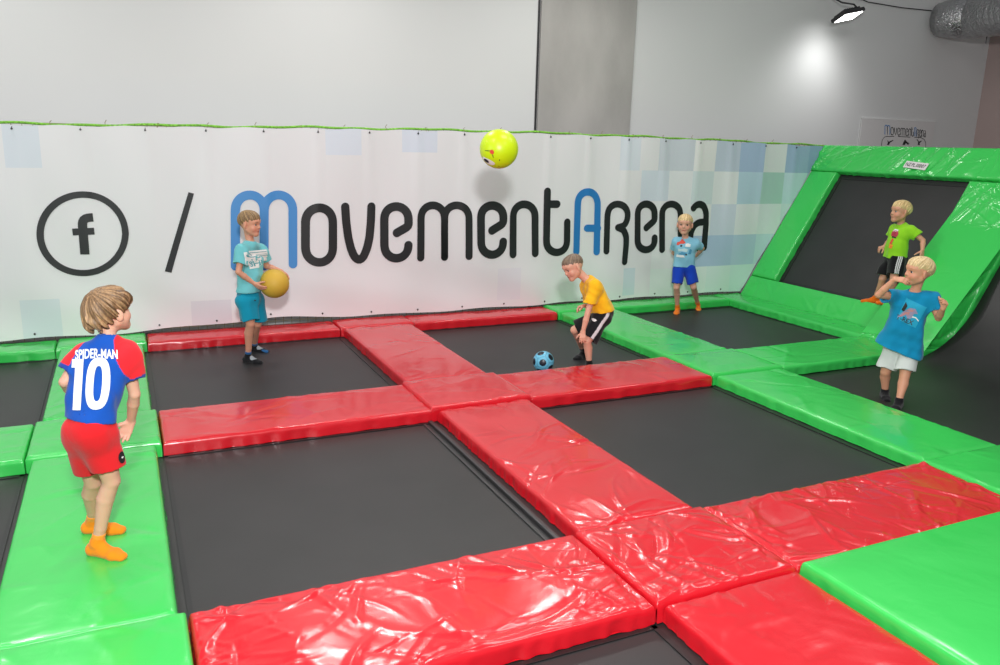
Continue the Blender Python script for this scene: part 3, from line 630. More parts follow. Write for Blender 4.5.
def nets(F, lo, h, smooth=3):
    ins = F < 0; n = V(F.shape); c = tuple(n-1)
    cnt = np.zeros(c, np.int8); off = [(i, j, k) for i in (0, 1) for j in (0, 1) for k in (0, 1)]
    sl = lambda o: tuple(slice(o[i], o[i]+c[i]) for i in range(3))
    for o in off: cnt += ins[sl(o)]
    cells = np.argwhere((cnt > 0) & (cnt < 8))
    if len(cells) == 0: return np.zeros((0, 3)), np.zeros((0, 4), int)
    pos = np.zeros((len(cells), 3)); num = np.zeros(len(cells))
    val = {o: F[tuple((cells+V(o)).T)] for o in off}
    for o in off:
        for a in range(3):
            if o[a] == 0:
                p = list(o); p[a] = 1; p = tuple(p); v0, v1 = val[o], val[p]; m = (v0 < 0) != (v1 < 0)
                t = np.where(m, v0/np.where(m, v0-v1, 1), 0); q_ = np.tile(V(o, float), (len(cells), 1)); q_[:, a] += t; pos[m] += q_[m]; num[m] += 1
    v = (cells+pos/num[:, None])*h+lo
    idm = np.full(c, -1, np.int64); idm[tuple(cells.T)] = np.arange(len(cells)); quads = []
    for a in range(3):
        s0 = [slice(1, -1)]*3; s1 = [slice(1, -1)]*3; s0[a] = slice(0, -1); s1[a] = slice(1, None)
        i0, i1 = ins[tuple(s0)], ins[tuple(s1)]; e = np.argwhere(i0 != i1); st = i0[tuple(e.T)]
        e[:, [x for x in range(3) if x != a]] += 1; bq, cq = [x for x in ((1, 2), (2, 0), (0, 1))[a]]
        db = np.zeros(3, int); db[bq] = 1; dc = np.zeros(3, int); dc[cq] = 1
        q_ = np.stack([idm[tuple((e-db-dc).T)], idm[tuple((e-dc).T)], idm[tuple(e.T)], idm[tuple((e-db).T)]], -1)
        q_[~st] = q_[~st][:, ::-1]; quads.append(q_)
    q_ = np.concatenate(quads); q_ = q_[(q_ >= 0).all(1)]
    e = np.concatenate([q_[:, [0, 1]], q_[:, [1, 2]], q_[:, [2, 3]], q_[:, [3, 0]]]); e = np.concatenate([e, e[:, ::-1]])
    deg = np.maximum(np.bincount(e[:, 0], minlength=len(v)), 1)
    for it in range(smooth):
        for lam in (0.5, -0.52):
            av = np.stack([np.bincount(e[:, 0], v[e[:, 1], i], minlength=len(v)) for i in range(3)], -1)/deg[:, None]; v = v+lam*(av-v)
    return v, q_
def snoise(P, seed, f0, f1, n=8, stretch=(1, 1, 1)):
    r = np.random.default_rng(seed); o = 0
    for _ in range(n):
        d = nrm(r.normal(size=3))*r.uniform(f0, f1)*V(stretch); o = o+np.sin(P[0]*d[0]+P[1]*d[1]+P[2]*d[2]+r.uniform(0, 6.28))
    return o/n
lerp = lambda a, b, t: a+(b-a)*t
def person(sp):
    """sp: joints as 3-D points, directions and garments of one child"""
    J = sp['J']; h = sp.get('h', 0.005); bs = sp.get('bs', 1.0); hs = sp.get('hs', 1.0)
    root = empty('person', sp['root']); tag(root, sp['label'], 'person', 'children playing on the trampolines')
    pel, nk = J['pelvis'], J['neck']; spine = nrm(nk-pel)
    lat = nrm(J['shL']-J['shR']); lath = nrm(J['hipL']-J['hipR']); fwd = nrm(np.cross(lat, spine))
    chest, belly = lerp(pel, nk, .70), lerp(pel, nk, .34)
    hf = nrm(sp['face']); hu = nrm(sp.get('headup', V([0, 0, 1.]))); hl = nrm(np.cross(hu, hf)); hu = np.cross(hf, hl); hc = J['head']
    AXH = (hf, hl, hu); H = lambda f, l, u: hc+(hf*f+hl*l+hu*u)*hs
    pts = V(list(J.values())+[sp['handL'][0], sp['handR'][0]]); lo = pts.min(0)-.17; hi = pts.max(0)+.17
    vol = Vol(lo, hi, h); c = vol.cone
    # torso
    for s in (1, -1):
        c(chest+lat*s*.045*bs, belly+lath*s*.038*bs, .074*bs, .063*bs, .03); c(belly+lath*s*.038*bs, pel+lath*s*.04*bs, .066*bs, .074*bs, .03)
        hip = J['hipL' if s > 0 else 'hipR']; kn = J['kneeL' if s > 0 else 'kneeR']; an = J['ankL' if s > 0 else 'ankR']
        c(pel+lath*s*.03-fwd*.012, hip-fwd*.02, .075*bs, .068*bs, .03)
        sh = J['shL' if s > 0 else 'shR']; el = J['elL' if s > 0 else 'elR']; wr = J['wrL' if s > 0 else 'wrR']
        c(nk-spine*.015, sh, .036*bs, .038*bs, .03); c(chest+lat*s*.05, sh-spine*.03, .06*bs, .036*bs, .03)
        c(sh, lerp(sh, el, .45), .037*bs, .034*bs, .006); c(lerp(sh, el, .45), el, .034*bs, .027*bs, .005)
        c(el, lerp(el, wr, .35), .027*bs, .029*bs, .006); c(lerp(el, wr, .35), wr, .029*bs, .0195*bs, .005)
        c(hip, lerp(hip, kn, .5), .066*bs, .056*bs, .02); c(lerp(hip, kn, .5), kn, .056*bs, .041*bs, .006)
        sd = nrm(an-kn); toe = J['toeL' if s > 0 else 'toeR']; fd = toe-an; gn = sp.get('gn', V([0, 0, 1.])); fd = nrm(fd-gn*(fd @ gn)); fl_ = np.cross(gn, fd)
        back = -nrm(np.cross(np.cross(sd, fd), sd))*-1
        back = -(fd-sd*(fd @ sd)); back = back/max(np.linalg.norm(back), .2)
        c(kn, lerp(kn, an, .3)+back*.010, .039*bs, .042*bs, .008); c(lerp(kn, an, .3)+back*.010, lerp(kn, an, .75), .042*bs, .029*bs, .005); c(lerp(kn, an, .75), an, .029*bs, .026*bs, .005)
        heel, ball_, tip = an-fd*.026-gn*.034, an+fd*.085-gn*.040, an+fd*.128-gn*.044
        ft = [(an, heel, .027, .027), (an, an+fd*.05-gn*.03, .027, .024), (heel, ball_+fl_*.012, .026, .022), (heel, ball_-fl_*.012, .026, .021), (ball_+fl_*.012, tip+fl_*.008, .022, .016), (ball_-fl_*.012, tip-fl_*.010, .021, .015)]
        for a, b_, r0, r1 in ft: c(a, b_, r0*bs, r1*bs, .012)
        J['ft%d' % s] = ft; J['sd%d' % s] = (kn, an, gn)
        # hand
        hd, hn, curl, tc_ = sp['handL' if s > 0 else 'handR'][1:]; hd = nrm(hd); hn = nrm(hn-hd*(hn @ hd)); th = np.cross(hd, hn)*(-1 if s > 0 else 1); k_ = bs*.95
        for i, (ln, o_) in enumerate(((.056, .024), (.062, .008), (.057, -.008), (.046, -.023))):
            kb = wr+hd*(.066-.004*abs(i-1))*k_+th*o_*k_; c(wr+th*o_*.5*k_, kb, .0125*k_, .0105*k_, .010)
            d = nrm(hd+th*o_*5.5); p = kb; rr_ = .0082*k_; cc = curl*(1+.08*i)
            for seg in (.44, .31, .25):
                a = cc; d = nrm(d*math.cos(a)+hn*math.sin(a)); hn2 = nrm(hn*math.cos(a)-d*0); p2 = p+d*ln*seg*k_; c(p, p2, rr_, rr_*.93, .004); p = p2; rr_ *= .93
                hn_l = nrm(hn-d*(hn @ d)) if np.linalg.norm(hn-d*(hn @ d)) > .05 else hn2
        tb = wr+hd*.018*k_+th*.016*k_+hn*.006; td = nrm(hd*.62+th*.75+hn*tc_); p = tb
        for seg, r0, r1 in ((.034, .0125, .0105), (.026, .0100, .0088), (.021, .0088, .0075)):
            p2 = p+td*seg*k_; c(p, p2, r0*k_, r1*k_, .006); p = p2; td = nrm(td+hd*.25+hn*tc_*.5)
    # neck and head
    e = vol.ell
    c(nk-spine*.02, H(-.018, 0, -.045),   .037*bs, .037*hs, .02)
    e(H(-.012, 0, .022), AXH, (.091*hs, .074*hs, .078*hs), .02); e(H(.02, 0, -.030), AXH, (.064*hs, .057*hs, .068*hs), .02)
    for s in (1, -1):
        c(H(.0, s*.048, -.045), H(.058, s*.012, -.084), .020*hs, .017*hs, .02); e(H(.046, s*.034, -.032), AXH, (.028*hs, .025*hs, .027*hs), .015)
        e(H(-.006, s*.076, -.012), (nrm(hf+hl*s*.45), nrm(hl*s-hf*.45), hu), (.019*hs, .008*hs, .030*hs), .006); c(H(.070, s*.012, .028), H(.062, s*.040, .026), .010*hs, .008*hs, .02)
    c(H(.060, 0, -.080), H(.058, 0, -.084), .017*hs, .016*hs, .018)
    c(H(.076, 0, .004), H(.0905, 0, -.021), .006*hs, .0085*hs, .012); c(H(.083, .008, -.025), H(.083, -.008, -.025), .007*hs, .007*hs, .006); e(H(.026, 0, .036), AXH, (.052*hs, .056*hs, .044*hs), .03)
    c(H(.0775, .012, -.051), H(.0775, -.012, -.051), .006*hs, .006*hs, .006); c(H(.076, .010, -.061), H(.076, -.010, -.061), .0065*hs, .0065*hs, .005)
    for s in (1, -1): e(H(.088, s*.030, .002), AXH, (.014*hs, .0135*hs, .0065*hs), .006, True)
    v, q_ = nets(vol.F, vol.lo, h, 3)
    L = (v-hc)/hs; lf, ll, lu = L @ hf, L @ hl, L @ hu; sk = V(lin(*sp['skin'])); col = np.tile(sk, (len(v), 1))
    def tint(w, cc, amt): col[:] = col*(1-(w*amt)[:, None])+V(cc)*(w*amt)[:, None]
    inh = (np.abs(lf) < .13) & (np.abs(ll) < .1) & (np.abs(lu) < .12) & (lf > .02)
    tint(np.exp(-((lu+.056)/.009)**2-(ll/.018)**2)*inh*(lf > .06), lin(188, 95, 88), .8)
    tint(np.exp(-((lu+.0565)/.0025)**2-(ll/.016)**2)*inh*(lf > .06), lin(90, 40, 40), .8)
    for s in (1, -1):
        tint(np.exp(-((lu+.03)/.018)**2-((ll-s*.038)/.018)**2)*inh, lin(222, 130, 112), .45)
        tint(np.exp(-((lu-.024-.05*(np.abs(ll)-.03)*-1)/.005)**2-((ll-s*.031)/.014)**2*1.2)*inh, lin(*sp['brow']), .75)
        tint(np.exp(-((lu-.009)/.003)**2-((ll-s*.030)/.012)**2)*inh, lin(70, 48, 40), .7)
    me = mesh_of(v, q_, 'body'); set_col(me, col); body = link('body', me, M['skin'], root)
    # eyes
    for s in (1, -1):
        b = MB(); R_ = .0120*hs; ce = H(.0652, s*.030, .001); gz = hf; a1 = hl; a2 = hu
        rings = 9; seg = 14; vs = [ce+gz*R_]; fs = []; ms = []
        for i in range(1, rings):
            th = PI*.6*i/(rings-1)
            for j in range(seg): ph_ = 2*PI*j/seg; vs.append(ce+R_*(gz*math.cos(th)+(a1*math.cos(ph_)+a2*math.sin(ph_))*math.sin(th)))
        for j in range(seg): fs.append([0, 1+j, 1+(j+1) % seg]); ms.append(1)
        for i in range(rings-2):
            for j in range(seg): fs.append([1+i*seg+j, 1+(i+1)*seg+j, 1+(i+1)*seg+(j+1) % seg, 1+i*seg+(j+1) % seg]); ms.append(1 if i < 3 else 0)
        b.v = [tuple(p) for p in vs]; b.f = fs; b.m = ms; b.build('eye', [M['eye'], M['iris']], root, True)
    # hair
    hp = sp['hair']; hv = Vol(hc-.17*hs, hc+.17*hs, .0038); tk = hp.get('thick', .008)
    hv.ell(H(-.014, 0, .028), AXH, ((.090+tk)*hs, (.073+tk)*hs, (.076+tk)*hs), .01)
    hv.ell(H(.026, 0, .040), AXH, ((.053+tk*.55)*hs, (.056+tk*.7)*hs, (.046+tk)*hs), .03)
    if hp.get('mop'): hv.ell(H(-.045, 0, -.02), AXH, ((.062+tk)*hs, (.058+tk)*hs, (.062+tk)*hs), .03)
    g = hv.all(); lx = [((g[0]-hc[0])*a[0]+(g[1]-hc[1])*a[1]+(g[2]-hc[2])*a[2])/hs for a in AXH]
    wa = .80*lx[0]+.60*(lx[2]-.02); wu = -.60*lx[0]+.80*(lx[2]-.02); az = np.arctan2(lx[1], wa); sd_ = sp['seed']; rq = np.random.default_rng(sd_+50); pol = wu/.1
    wz = 2.2*snoise(lx, sd_+11, 15, 45, 5); st = sum(np.sin(az*kk+rq.uniform(0, 6.3)+pol*rq.uniform(-1.5, 1.5)+3.0*wz)/(1+kk/18) for kk in (9, 14, 19, 26, 33, 41, 52, 63))*.0026+.003*snoise(lx, sd_, 25, 60, 6); st = st*np.clip(1.15-pol, .15, 1)
    F = hv.F+st*hp.get('rough', 1)*hs
    line = hp.get('a', .008)+hp.get('b', .62)*lx[0]; fr = hp.get('fringe', .045)
    line = np.minimum(line, fr)+.006*np.sin(az*13+4*wz+sd_)*hp.get('rough', 1)+.004*np.sin(az*37+5*wz+sd_*3)*hp.get('rough', 1)
    ear = np.exp(-((lx[0]+.004)/.028)**2)*.018*(np.abs(lx[1]) > .04); line = line+ear*hp.get('ear', 1)
    F = F+(1-np.clip((lx[2]-line)/hp.get('taper', .045), 0, 1))*hp.get('tp', .9)*tk*hs; F = np.maximum(F, (line-lx[2])*hs)
    inner = ell_d(g, H(-.012, 0, .022), AXH, (.083*hs, .066*hs, .070*hs)); F = np.maximum(F, -inner)
    v, q_ = nets(F, hv.lo, hv.h, 1); r_ = np.random.default_rng(sd_); L = (v-hc)/hs
    P3 = (L @ hf, L @ hl, L @ hu); wa = .80*P3[0]+.60*(P3[2]-.02); wu = (-.60*P3[0]+.80*(P3[2]-.02))/.1; a_ = np.arctan2(P3[1], wa); rq = np.random.default_rng(sd_+70); w = np.clip(.5+.16*sum(np.sin(a_*kk+rq.uniform(0, 6.3)+wu*rq.uniform(-2, 2)) for kk in (13, 21, 29, 38, 47, 60, 74))+.35*snoise(P3, sd_+1, 20, 60, 6), 0, 1)
    col = V(lin(*hp['dark']))*(1-w[:, None])+V(lin(*hp['light']))*w[:, None]
    me = mesh_of(v, q_, 'hair'); set_col(me, col); link('hair', me, M['hair'], root)
    # shirt
    T = sp['shirt']; e_ = T.get('ease', .014); hem = T['hem']; hemn = nrm(T.get('hemn', pel-nk)); hw = T.get('hemw', .05); hr = T.get('hemr', .085)
    tv = Vol(lo, hi, max(h, .0045)); hlat = nrm(T.get('hemlat', lath)); sl_ = T.get('sleeve', .62); cuts = {}
    tv.cone(lerp(chest, hem, .3), hem, (.076+e_)*bs, hr*.99, .03)
    for s in (1, -1):
        sh = J['shL' if s > 0 else 'shR']; el = J['elL' if s > 0 else 'elR']; ue = lerp(sh, el, sl_); ud = nrm(el-sh)
        tv.cone(chest+lat*s*.048*bs, lerp(chest, hem, .5)+hlat*s*.042*bs, (.074+e_)*bs, lerp((.07+e_)*bs, hr, .5), .03); tv.cone(lerp(chest, hem, .5)+hlat*s*.042*bs, hem+hlat*s*hw, lerp((.07+e_)*bs, hr, .5), hr, .03)
        tv.cone(nk-spine*.018, sh, (.036+e_*.7)*bs, (.040+e_*.8)*bs, .03); tv.cone(chest+lat*s*.05, sh-spine*.03, (.06+e_)*bs, (.038+e_)*bs, .03)
        tv.cone(sh, ue+ud*.03, (.041+e_*.8)*bs, (.043+e_*1.3+T.get('flare', 0))*bs, .018, (ue, ud)); cuts[s] = (sh, ue, ud)
    g = tv.all(); F = tv.F
    tv.F -= .0045; F = tv.F+.0085*snoise(g, sp['seed']+5, 25, 65, 6, T.get('fold', (1, 1, .5)))*2.1*T.get('wr', 1)+.004*snoise(g, sp['seed']+6, 60, 120, 6)
    F = np.maximum(F, plane_d(g, hem, hemn)); nd = nrm(H(-.018, 0, -.045)-nk); F = np.maximum(F, -cone_d(g, nk+nd*.018+fwd*.008, nk+nd*.16+fwd*.02, .047*bs, .075*bs))
    inner = np.maximum(-(F+.009), -1); core = np.minimum(plane_d(g, hem-hemn*.06, -hemn), 1)
    F = np.maximum(F, np.where((plane_d(g, hem-hemn*.05, hemn) > 0), -(tv.F+.010+.0085*snoise(g, sp['seed']+5, 25, 65, 6, T.get('fold', (1, 1, .5)))*2.1*T.get('wr', 1)), -1))
    for s in (1, -1):
        sh, ue, ud = cuts[s]; F = np.maximum(F, -np.maximum(cone_d(g, ue-ud*.03, ue+ud*.05, (.031+e_)*bs, (.035+e_*1.3)*bs), plane_d(g, ue-ud*.03, -ud)))
    v, q_ = nets(F, tv.lo, tv.h, 2)
    X = dict(v=v, J=J, nk=nk, pel=pel, spine=spine, lat=lat, fwd=fwd, chest=chest, belly=belly, cuts=cuts, hem=hem, hemn=hemn, H=H)
    me = mesh_of(v, q_, 't_shirt'); set_col(me, T['col'](X)); shirt = link('t_shirt', me, M['cloth'], root); bvh_s = BVHTree.FromPolygons(v.tolist(), q_.tolist())
    # shorts
    Q = sp['shorts']; qv = Vol(lo, hi, max(h, .0045)); wst = lerp(pel, nk, Q.get('waist', .10)); ln = Q.get('len', .72); ez = Q.get('ease', .016); cutq = {}
    for s in (1, -1):
        hip = J['hipL' if s > 0 else 'hipR']; kn = J['kneeL' if s > 0 else 'kneeR']; hd = nrm(kn-hip); he = lerp(hip, kn, ln)
        qv.cone(wst+lath*s*.038*bs, pel+lath*s*.042*bs, (.066+ez*.6)*bs, (.075+ez)*bs, .035); qv.cone(pel+lath*s*.03-fwd*.012, hip-fwd*.014, (.077+ez*.6)*bs, (.069+ez)*bs, .035)
        qv.cone(hip, he+hd*.03, (.067+ez)*bs, (.054+ez+Q.get('flare', .012))*bs, Q.get('k', .02), (he, hd)); cutq[s] = (hip, he, hd)
    g = qv.all(); qv.F -= .004; F = qv.F+.017*snoise(g, sp['seed']+9, 25, 70, 6, (1, 1, .5))*Q.get('wr', 1); F = np.maximum(F, plane_d(g, wst, nrm(nk-pel)))
    for s in (1, -1):
        hip, he, hd = cutq[s]; F = np.maximum(F, -np.maximum(cone_d(g, he-hd*.035, he+hd*.05, (.044+ez)*bs, (.046+ez+Q.get('flare', .012))*bs), plane_d(g, he-hd*.035, -hd)))
    v, q_ = nets(F, qv.lo, qv.h, 2); Xq = dict(X); Xq.update(v=v, legs=cutq, wst=wst, lath=lath)
    me = mesh_of(v, q_, 'shorts'); set_col(me, Q['col'](Xq)); shorts = link('shorts', me, M['cloth'], root); bvh_q = BVHTree.FromPolygons(v.tolist(), q_.tolist())
    # socks
    for s in (1, -1):
        kn, an, gn = J['sd%d' % s]; p_ = V([p for f in J['ft%d' % s] for p in f[:2]]+[list(lerp(an, kn, .3))]); kv = Vol(p_.min(0)-.06, p_.max(0)+.06, .0042)
        for a, b_, r0, r1 in J['ft%d' % s]: kv.cone(a, b_, r0*bs+.0035, r1*bs+.0035, .012)
        so = sp['sock']; top = lerp(an, kn, so['h']); kv.cone(an, lerp(an, kn, .75), .027*bs+.0035, .029*bs+.004, .012); g = kv.all(); ud = nrm(kn-an)
        F = kv.F+.0012*snoise(g, 3, 60, 120, 6); F = np.maximum(F, plane_d(g, top, nrm(ud*.4+gn*.6))); v, q_ = nets(F, kv.lo, kv.h, 2); me = mesh_of(v, q_, 'sock'); col = np.tile(V(lin(*so['col'])), (len(v), 1))
        if 'cuff' in so: col[((v-top) @ ud) > -.018] = lin(*so['cuff'])
        if 'spot' in so:
            tp = J['toeL' if s > 0 else 'toeR']; fdv = nrm(tp-an); mid_ = an+fdv*.06; col[(np.linalg.norm(v-mid_, axis=1) < .030) & (((v-an) @ gn) > -.022)] = lin(*so['spot'])
        set_col(me, col); link('sock', me, M['cloth'], root)
    return dict(root=root, shirt=shirt, shorts=shorts, bs=bvh_s, bq=bvh_q, X=X, body=body)
def decal(P, key, v2, f2, O, right, up, m, name, lift=.0035, mx=.009, bend=None):
    v2, f2 = refine(v2, f2, mx); right = nrm(right); up = nrm(up-right*(up @ right)); n = np.cross(right, up); bv = P['bs' if key == 'shirt' else 'bq']; out = []
    for a in v2:
        o_ = O+right*a[0]+up*a[1]+n*.25; hit = bv.ray_cast(Vector(o_), Vector(-n), .5)
        if hit[0] is None: hit = bv.find_nearest(Vector(O+right*a[0]+up*a[1]))
        out.append(V(hit[0])+n*lift)
    return link(name, mesh_of(out, f2), m, P[key], smooth=False)
def solid(c): return lambda X: np.tile(V(lin(*c)), (len(X['v']), 1))
class Frame:
    """places picture points of one child at metric depths around where the child stands"""
    def __init__(s, root):
        s.p = V(root); w = s.p-CAM; w[2] = 0; s.w = nrm(w); s.r = nrm(np.cross(s.w, V([0, 0, 1.])))
    def __call__(s, x, y, d=0.0): return on_plane(x, y, s.p+s.w*d, s.w)
    def v(s, r, w, u): return s.r*r+s.w*w+V([0, 0, 1.])*u
# ------------------------------------------------------------------ the children
SKIN = (222, 172, 148)
def stripes(base, c2, offs, half, side, front=0.0):
    """thin lines down the outer side of a pair of shorts"""
    def f(X):
        v = X['v']; col = np.tile(V(lin(*base)), (len(v), 1))
        for s in side:
            hip, he, hd = X['legs'][s]; o_ = X['lath']*s; o_ = nrm(o_-hd*(o_ @ hd)); fr = np.cross(hd, o_); fr = fr if fr @ X['fwd'] > 0 else -fr
            d = v-hip; a = d @ fr; out = d @ o_
            for q in offs: col[(np.abs(a-q-front) < half) & (out > 0.01)] = lin(*c2)
        return col
    return f
def raglan(X):
    v = X['v']; col = np.tile(V(lin(18, 78, 172)), (len(v), 1)); hg = (X['nk']-v) @ X['spine']; la = (v-X['chest']) @ X['lat']
    col[(hg < .22) & (np.abs(la) > .062+.36*np.clip(hg, 0, .17))] = lin(228, 38, 48)
    for s in (1, -1):
        sh, ue, ud = X['cuts'][s]; near = np.linalg.norm(v-ue, axis=1) < .12
        col[near & (((v-ue) @ ud) > -.011) & (np.abs(la) > .11)] = lin(30, 62, 150)
    return col
def hand_joint(F, p): return p
# --- boy in the jersey, seen from behind
g = on_z(105, 556, 0.0); F = Frame(g); gz = 0.004
J = dict(pelvis=F(90, 430, .0), neck=F(108, 341, .10), head=F(109.5, 311.5, .14),
         shL=F(83, 355, .13), shR=F(125.5, 353, .05), elL=F(65, 382, .10), elR=F(134.5, 394, .06), wrL=F(77, 399, .22), wrR=F(131, 421, .14),
         hipL=F(83.5, 436, .05), hipR=F(98.5, 437, -.02), kneeL=F(93, 482, .13), kneeR=F(111.5, 481, .0))
J['ankR'] = on_z(97, 543, gz+.047); J['toeR'] = on_z(125, 556, gz+.01); J['ankL'] = on_z(93, 521, gz+.047); J['toeL'] = on_z(129, 529, gz+.01)
A = person(dict(J=J, root=g, seed=1, h=.0042, bs=.86, hs=.92, face=F.v(.80, .52, .12), headup=F.v(-.12, 0, 1), skin=(214, 166, 142), brow=(120, 90, 60), gn=V([0, 0, 1.]),
    handL=(J['wrL']+F.v(.10, .1, 0), F.v(.8, .5, -.2), F.v(0, -.4, -1), .35, .3), handR=(J['wrR']+F.v(0, 0, -.15), F.v(-.50, -.10, -.88), F.v(-.25, -.95, .1), .14, .2),
    hair=dict(dark=(92, 68, 46), light=(176, 140, 102), thick=.016, rough=2.8, a=-.022, b=.42, fringe=.035, mop=True, ear=.3, taper=.02, tp=.5),
    shirt=dict(col=raglan, hem=F(89.5, 419.5, .0), hemn=F.v(-.22, -.12, -1), hemw=.036, hemr=.068, sleeve=.60, ease=.011, wr=1.1, flare=.001, hemlat=J['hipL']-J['hipR']),
    shorts=dict(col=solid((216, 30, 38)), len=.66, ease=.008, flare=.010, waist=.13, k=.024),
    sock=dict(h=.16, col=(240, 136, 22), cuff=(243, 150, 50)),
    label='boy in a blue and red jersey numbered 10 with red shorts, seen from behind'))
R_, U_ = F.v(1, -.1, .0), F.v(.20, .15, 1)
v2, f2 = text_mesh('SPIDER-MAN', .055, .0016); v2[:, 0] *= .165/np.ptp(v2[:, 0]); v2[:, 1] *= .036/np.ptp(v2[:, 1]); v2[:, 1] -= .9*v2[:, 0]**2
decal(A, 'shirt', v2, f2, F(95.5, 354.5, .0), R_, F.v(.05, .1, 1), M['white'], 'name_print')
sh_ = lambda q: V([(x+.10*y, y) for x, y in q])
decal(A, 'shirt', sh_([(-.072, .066), (-.072, .100), (-.026, .100), (-.026, -.104), (-.058, -.104), (-.058, .066)]), [list(range(6))], F(89.5, 383, 0), R_, U_, M['white'], 'number_print')
rr2 = lambda a, c, n=32: [(a*np.sign(math.cos(t))*abs(math.cos(t))**.75, c*np.sign(math.sin(t))*abs(math.sin(t))**.75) for t in np.linspace(0, 2*PI, n, endpoint=False)]
o1, o2 = rr2(.046, .104), rr2(.016, .070)
decal(A, 'shirt', sh_([(x+.034, y) for x, y in o1+o2]), [[i, (i+1) % 32, 32+(i+1) % 32, 32+i] for i in range(32)], F(89.5, 383, 0), R_, U_, M['white'], 'number_print')
v2 = V(ell_(.021, .026)); decal(A, 'shorts', v2, [list(range(24))], F(112, 457, -.02), F.v(.42, .8, 0), F.v(0, 0, 1), M['ink'], 'badge')
v2 = V(ell_(.007, .004)); decal(A, 'shorts', v2, [list(range(24))], F(112, 457, -.02), F.v(.42, .8, 0), F.v(0, 0, 1), M['white'], 'badge', lift=.005)
# --- boy holding the mustard ball
g = on_z(256, 362, ZB-.01); F = Frame(g); gz = ZB-.008
J = dict(pelvis=F(250, 297, .0), neck=F(250.5, 242.5, .01), head=F(250, 223.5, .0),
         shL=F(261.5, 250, .10), shR=F(242, 250, -.10), elL=F(266.5, 266, .15), elR=F(238.5, 272, -.15), wrL=F(281, 271, .10), wrR=F(254.5, 284, -.11),
         hipL=F(256, 301, .07), hipR=F(247, 301, -.06), kneeL=F(257.5, 324, .09), kneeR=F(250.5, 324, -.07))
J['ankR'] = on_z(248, 356, gz+.047); J['toeR'] = on_z(266, 363, gz+.01); J['ankL'] = on_z(254, 346, gz+.047); J['toeL'] = on_z(266, 351, gz+.01)
BRY = 14.3/FPX*((g-CAM) @ FW)
bc = F(274.3, 283.5, -.01)
t = empty('ball', bc-V([0, 0, BRY])); tag(t, 'mustard yellow rubber ball held in both hands by the boy', 'ball')
v, f = ico(BRY, 5); yb = link('rubber_ball', mesh_of(v+bc, f), M['mustard'], t)
b = MB(); vd = nrm(F.v(.4, .9, .2)); b.tube([bc+vd*(BRY-.004), bc+vd*(BRY+.001)], .007, 12); b.build('valve', M['dark'], yb, True)
Bp = person(dict(J=J, root=g, seed=2, h=.0045, bs=.87, hs=.98, face=F.v(.86, -.50, -.10), skin=(212, 152, 126), brow=(110, 80, 55),
    handL=(J['wrL']+F.v(.08, .02, -.1), F.v(.80, -.1, -.62), F.v(-.55, -.45, -.75), .30, .35), handR=(J['wrR']+F.v(.1, .0, -.08), F.v(.80, -.12, -.52), F.v(.35, .75, .5), .22, .3),
    hair=dict(dark=(104, 80, 54), light=(172, 140, 98), thick=.009, rough=.9, a=.004, b=.62, fringe=.036),
    shirt=dict(col=solid((112, 190, 196)), hem=F(249.5, 291, -.01), hemn=F.v(0, 0, -1), hemw=.042, hemr=.088, sleeve=.62, ease=.016, hemlat=J['hipL']-J['hipR']),
    shorts=dict(col=solid((14, 142, 172)), len=.80, ease=.014, flare=.018, waist=.14, k=.024),
    sock=dict(h=.15, col=(18, 18, 22), cuff=(40, 90, 140), spot=(150, 155, 160)),
    label='boy in an aqua shirt holding a mustard yellow ball before the banner'))
R_, U_ = F.v(.85, -.35, .16), F.v(-.04, .1, 1)
pc = F(255.2, 259.5, -.15)
decal(Bp, 'shirt', V([(-.068, -.072), (.070, -.072), (.066, .070), (-.064, .070)]), [[0, 1, 2, 3]], pc, R_, U_, M['white'], 'print_panel')
for body, dz in (('CJET', .032), ('SHICK', -.033)):
    v2, f2 = text_mesh(body, .07, .001); v2[:, 0] *= .112/np.ptp(v2[:, 0]); v2[:, 1] *= .046/np.ptp(v2[:, 1])
    aqm = M.setdefault('aqua', mat('aqua_print', lin(85, 165, 175), .8)); decal(Bp, 'shirt', v2, f2, pc+nrm(U_)*dz, R_, U_, aqm, 'print_lettering', lift=.0075)
decal(Bp, 'shorts', V([(-.026, -.007), (.026, -.007), (.026, .007), (-.026, .007)]), [[0, 1, 2, 3]], F(265, 303.5, -.2), F.v(.8, -.5, 0), F.v(0, 0, 1), M['ink'], 'shorts_print')
decal(Bp, 'shorts', V([(-.02, -.002), (.02, -.002), (.02, .003), (-.02, .003)]), [[0, 1, 2, 3]], F(265, 303.5, -.2), F.v(.8, -.5, 0), F.v(0, 0, 1), M['mustard'], 'shorts_print', lift=.006)
